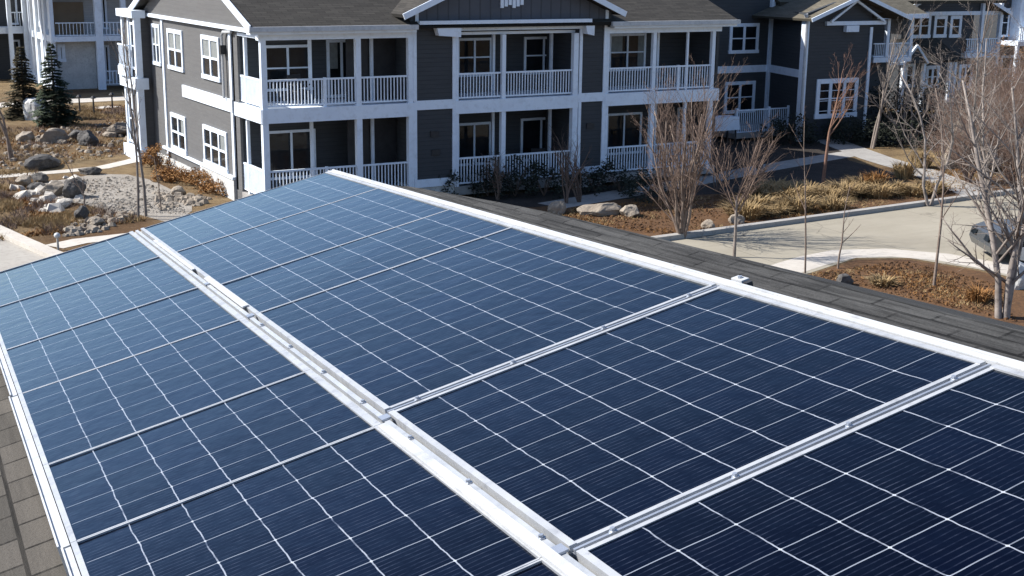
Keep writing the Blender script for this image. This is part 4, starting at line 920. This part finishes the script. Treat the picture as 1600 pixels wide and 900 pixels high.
# scattered dry stems and grass (countless)
def scatter(name, quads, n, hmin, hmax, mat, seed, bw=.012, flat=1.0):
    rng = random.Random(seed); mb = MB()
    for k in range(n):
        q = rng.choice(quads); a, b = rng.random(), rng.random()
        p = Vector(q[0]).lerp(Vector(q[1]), a).lerp(Vector(q[3]).lerp(Vector(q[2]), a), b)
        if mnoise.noise(Vector((p.x * .55, p.y * .55, seed))) < -.05 + .25 * rng.random(): continue
        x, y = p.x, p.y; ang = rng.random() * 6.28; h = rng.uniform(hmin, hmax)
        d = Vector((math.cos(ang), math.sin(ang), 0)); sd = Vector((-d.y, d.x, 0)) * bw
        for s in range(3):
            e = Vector((x, y, .01)) + Vector((rng.gauss(0, 1), rng.gauss(0, 1), 0)) * h * .5 * flat + Vector((0, 0, h * rng.uniform(.4, 1)))
            mb.face([Vector((x, y, .0)) - sd, Vector((x, y, .0)) + sd, e])
    return mb.build(name, mat, kind='stuff')
def gq(*p): return [tuple(G(x, y)[:2]) + (0,) for x, y in p]
lq = [gq((-20, 380), (230, 345), (120, 320), (-20, 300)), gq((-20, 300), (60, 300), (60, 200), (-20, 200)), gq((60, 262), (240, 238), (200, 185), (60, 200)), gq((-20, 375), (110, 365), (110, 325), (-20, 300)), gq((90, 190), (215, 185), (200, 165), (90, 168))]
rq = [gq((870, 345), (1080, 372), (1180, 300), (900, 325)), gq((1080, 368), (1440, 322), (1440, 298), (1180, 320)), gq((1262, 430), (1590, 505), (1560, 445), (1410, 408)), gq((1400, 300), (1600, 300), (1600, 230), (1430, 250))]
scatter('dry_grass', lq, 16000, .08, .26, 'straw', 3, .012)
scatter('dry_weeds', lq, 7000, .10, .34, 'twig', 4, .012)
def pebbles(name, quads, n, mat, seed, smin, smax, z=.012):
    rng = random.Random(seed); mb = MB()
    for k in range(n):
        q = rng.choice(quads); a, b = rng.random(), rng.random()
        p = Vector(q[0]).lerp(Vector(q[1]), a).lerp(Vector(q[3]).lerp(Vector(q[2]), a), b); p.z = z
        sx = rng.uniform(smin, smax) * rng.choice((1, 1, 1, 1.8)); an = rng.random() * 6.28
        r5 = [p + Vector((math.cos(an + j * 1.2566), math.sin(an + j * 1.2566), 0)) * sx * rng.uniform(.7, 1.2) for j in range(5)]
        top = [p + (v - p) * .6 + Vector((0, 0, sx * rng.uniform(.35, .75))) for v in r5]
        mb.face(top)
        for j in range(5): mb.face([r5[j], r5[(j + 1) % 5], top[(j + 1) % 5], top[j]])
    return mb.build(name, mat, kind='stuff')
gb = [gq((100, 283), (200, 276), (280, 305), (120, 318)), gq((120, 318), (280, 305), (290, 335), (175, 332)), gq((40, 300), (110, 278), (130, 318), (70, 322))]
pebbles('pebbles', gb[:2], 1500, 'gravel', 11, .012, .04); pebbles('dark_pebbles', gb[:2], 160, 'rock', 12, .02, .07); pebbles('pale_pebbles', gb[2:] + [gq((20, 295), (110, 275), (120, 330), (60, 330))], 45, 'concrete_pale', 13, .06, .26)
pebbles('pebbles', [gq((90, 200), (210, 190), (220, 240), (100, 255)), gq((0, 210), (100, 205), (100, 255), (0, 275)), gq((120, 340), (220, 330), (160, 365), (100, 370)), gq((240, 300), (330, 310), (320, 320), (250, 330))], 500, 'rock', 14, .04, .14)
pebbles('mulch_chips', rq[:1] + rq[2:3], 3000, 'dirt', 16, .015, .05)
scatter('dry_grass', rq, 6000, .04, .14, 'straw', 5, .012)
scatter('leaf_litter', rq, 9000, .03, .10, 'rust_leaf', 6, .02)
scatter('leaf_litter', lq, 7000, .05, .16, 'rust_leaf', 8, .02)
# --- patio things
pc = xa(1128, 190, 48.1); pc.z = 0
t = thing('patio_table', pc, 'patio table under a sunlit white cover beside the right porch', 'table')
mb = MB(); x, y = pc.x, pc.y
mb.hexa([(x - .75, y - .42, .72), (x + .75, y - .42, .72), (x + .75, y + .42, .72), (x - .75, y + .42, .72)], [(x - .7, y - .38, 1.32), (x + .7, y - .38, 1.32), (x + .7, y + .38, 1.32), (x - .7, y + .38, 1.32)]); mb.build('cover', 'white', t)
for sx in (-.6, .6):
    for sy in (-.3, .3): box(x + sx - .03, x + sx + .03, y + sy - .03, y + sy + .03, 0, .72).build('leg', 'dark', t)
pc = xa(1096, 190, 47.6); pc.z = 0
t = thing('patio_umbrella', pc, 'closed white patio umbrella standing left of the covered table', 'umbrella')
mb = MB(); mb.tube([pc, pc + Vector((0, 0, 1.85))], [.03, .03], 8); mb.build('pole', 'white_metal', t)
mb = MB(); mb.tube([pc + Vector((0, 0, z)) for z in (.7, .8, 1.2, 1.6, 1.8)], [.17, .2, .17, .09, .02], 10); mb.build('canopy', 'white', t)
mb = MB(); mb.tube([pc, pc + Vector((0, 0, .08)), pc + Vector((0, 0, .1))], [.28, .28, .05], 12); mb.build('base', 'dark', t)
mb = MB(); mb.bar(pc + Vector((-.35, 0, 1.5)), pc + Vector((.35, -.05, 1.52)), .05, .1); mb.build('tie_band', 'white', t)
def chair(x, y, z, rz, label):
    t = thing('patio_chair', (x, y, z), label, 'chair', 'patio chairs on the porches')
    c_, s_ = math.cos(rz), math.sin(rz)
    def bx(nm, x0, x1, y0, y1, z0, z1_):
        mb = MB(); P = []
        for zz in (z0, z1_): P.append([(x + c_ * a - s_ * b, y + s_ * a + c_ * b, z + zz) for a, b in ((x0, y0), (x1, y0), (x1, y1), (x0, y1))])
        mb.hexa(P[0], P[1]); mb.build(nm, 'dark', t)
    bx('seat', -.27, .27, -.27, .27, .40, .46); bx('backrest', -.27, .27, .23, .29, .47, .95)
    for sx in (-1, 1):
        for sy in (-1, 1): bx('leg', sx * .25 - .02, sx * .25 + .02, sy * .24 - .02, sy * .24 + .02, 0, .40)
        bx('armrest', sx * .27 - .03, sx * .27 + .03, -.24, .22, .62, .66)
chair(24.3, 42.2, .42, .2, 'dark patio chair on the ground floor middle porch, left one'); chair(25.4, 42.1, .42, -.3, 'dark patio chair on the ground floor middle porch, right one'); chair(16.0, 42.3, 3.46, .3, 'dark patio chair on the upper left balcony')
# --- car at the right edge
def car(px, py, rz, label):
    b0 = G(px, py); t = thing('parked_car', b0, label, 'car')
    c_, s_ = math.cos(rz), math.sin(rz)
    def T(p): return (b0.x + c_ * p[0] - s_ * p[1], b0.y + s_ * p[0] + c_ * p[1], p[2])
    def loft(prof, wf, nm, mat, par):
        mb = MB(); n = len(prof)
        ws = [wf(p) for p in prof]
        L = [T((p[0], w_, p[1])) for p, w_ in zip(prof, ws)]; Rr = [T((p[0], -w_, p[1])) for p, w_ in zip(prof, ws)]
        mb.face(L); mb.face(list(reversed(Rr)))
        for k in range(n):
            k2 = (k + 1) % n; mb.face([L[k2], L[k], Rr[k], Rr[k2]])
        return mb.build(nm, mat, par)
    body = [(-2.25, .35), (-2.3, .6), (-2.25, .92), (-1.9, 1.0), (1.0, 1.02), (1.9, .92), (2.25, .78), (2.32, .5), (2.25, .3), (1.85, .28), (1.75, .55), (1.5, .68), (1.2, .68), (.95, .55), (.85, .28), (-.95, .28), (-1.05, .55), (-1.3, .68), (-1.6, .68), (-1.85, .55), (-1.95, .3)]
    loft(body, lambda p: .9 if .4 < p[1] < .95 else .84, 'body', 'carpaint', t)
    loft([(-2.05, 1.0), (-1.6, 1.5), (-.2, 1.6), (.35, 1.5), (1.1, 1.02)], lambda p: .8 if p[1] < 1.1 else .62, 'cabin_glass', 'glass', t)
    loft([(-1.65, 1.5), (-.2, 1.605), (.38, 1.505), (.3, 1.55), (-.2, 1.65), (-1.6, 1.56)], lambda p: .63, 'car_roof', 'carpaint', t)
    for xw in (-1.45, 1.35):
        for sy in (-1, 1):
            mb = MB(); mb.tube([T((xw, sy * .72, .33)), T((xw, sy * .93, .33))], [.33, .33], 18); wh_ = mb.build('wheel', 'tyre', t)
            mb = MB(); mb.tube([T((xw, sy * .935, .33)), T((xw, sy * .945, .33))], [.2, .19], 14); mb.build('rim', 'alu', wh_)
    for sy in (-1, 1):
        mb = MB()
        mb.hexa([T((2.2, sy * .55 - .2, .62)), T((2.34, sy * .55 - .2, .62)), T((2.34, sy * .55 + .2, .62)), T((2.2, sy * .55 + .2, .62))], [T((2.2, sy * .55 - .2, .76)), T((2.28, sy * .55 - .2, .76)), T((2.28, sy * .55 + .2, .76)), T((2.2, sy * .55 + .2, .76))]); mb.build('headlight', 'glass', t)
        mb = MB(); mb.hexa([T((-2.33, sy * .6 - .18, .7)), T((-2.2, sy * .6 - .18, .7)), T((-2.2, sy * .6 + .18, .7)), T((-2.33, sy * .6 + .18, .7))], [T((-2.31, sy * .6 - .18, .88)), T((-2.2, sy * .6 - .18, .88)), T((-2.2, sy * .6 + .18, .88)), T((-2.31, sy * .6 + .18, .88))]); mb.build('taillight', 'redglass', t)
        mb = MB(); mb.bar(T((.75, sy * .88, 1.08)), T((.75, sy * 1.04, 1.1)), .12, .14); mb.build('mirror', 'carpaint', t)
car(1652, 404, R(150), 'dark grey parked car cut off by the right photo edge')
boulder(G(1594, 450), .38, .34, .5, 9, 'foundation', 'white block-like stone right of the big birch')
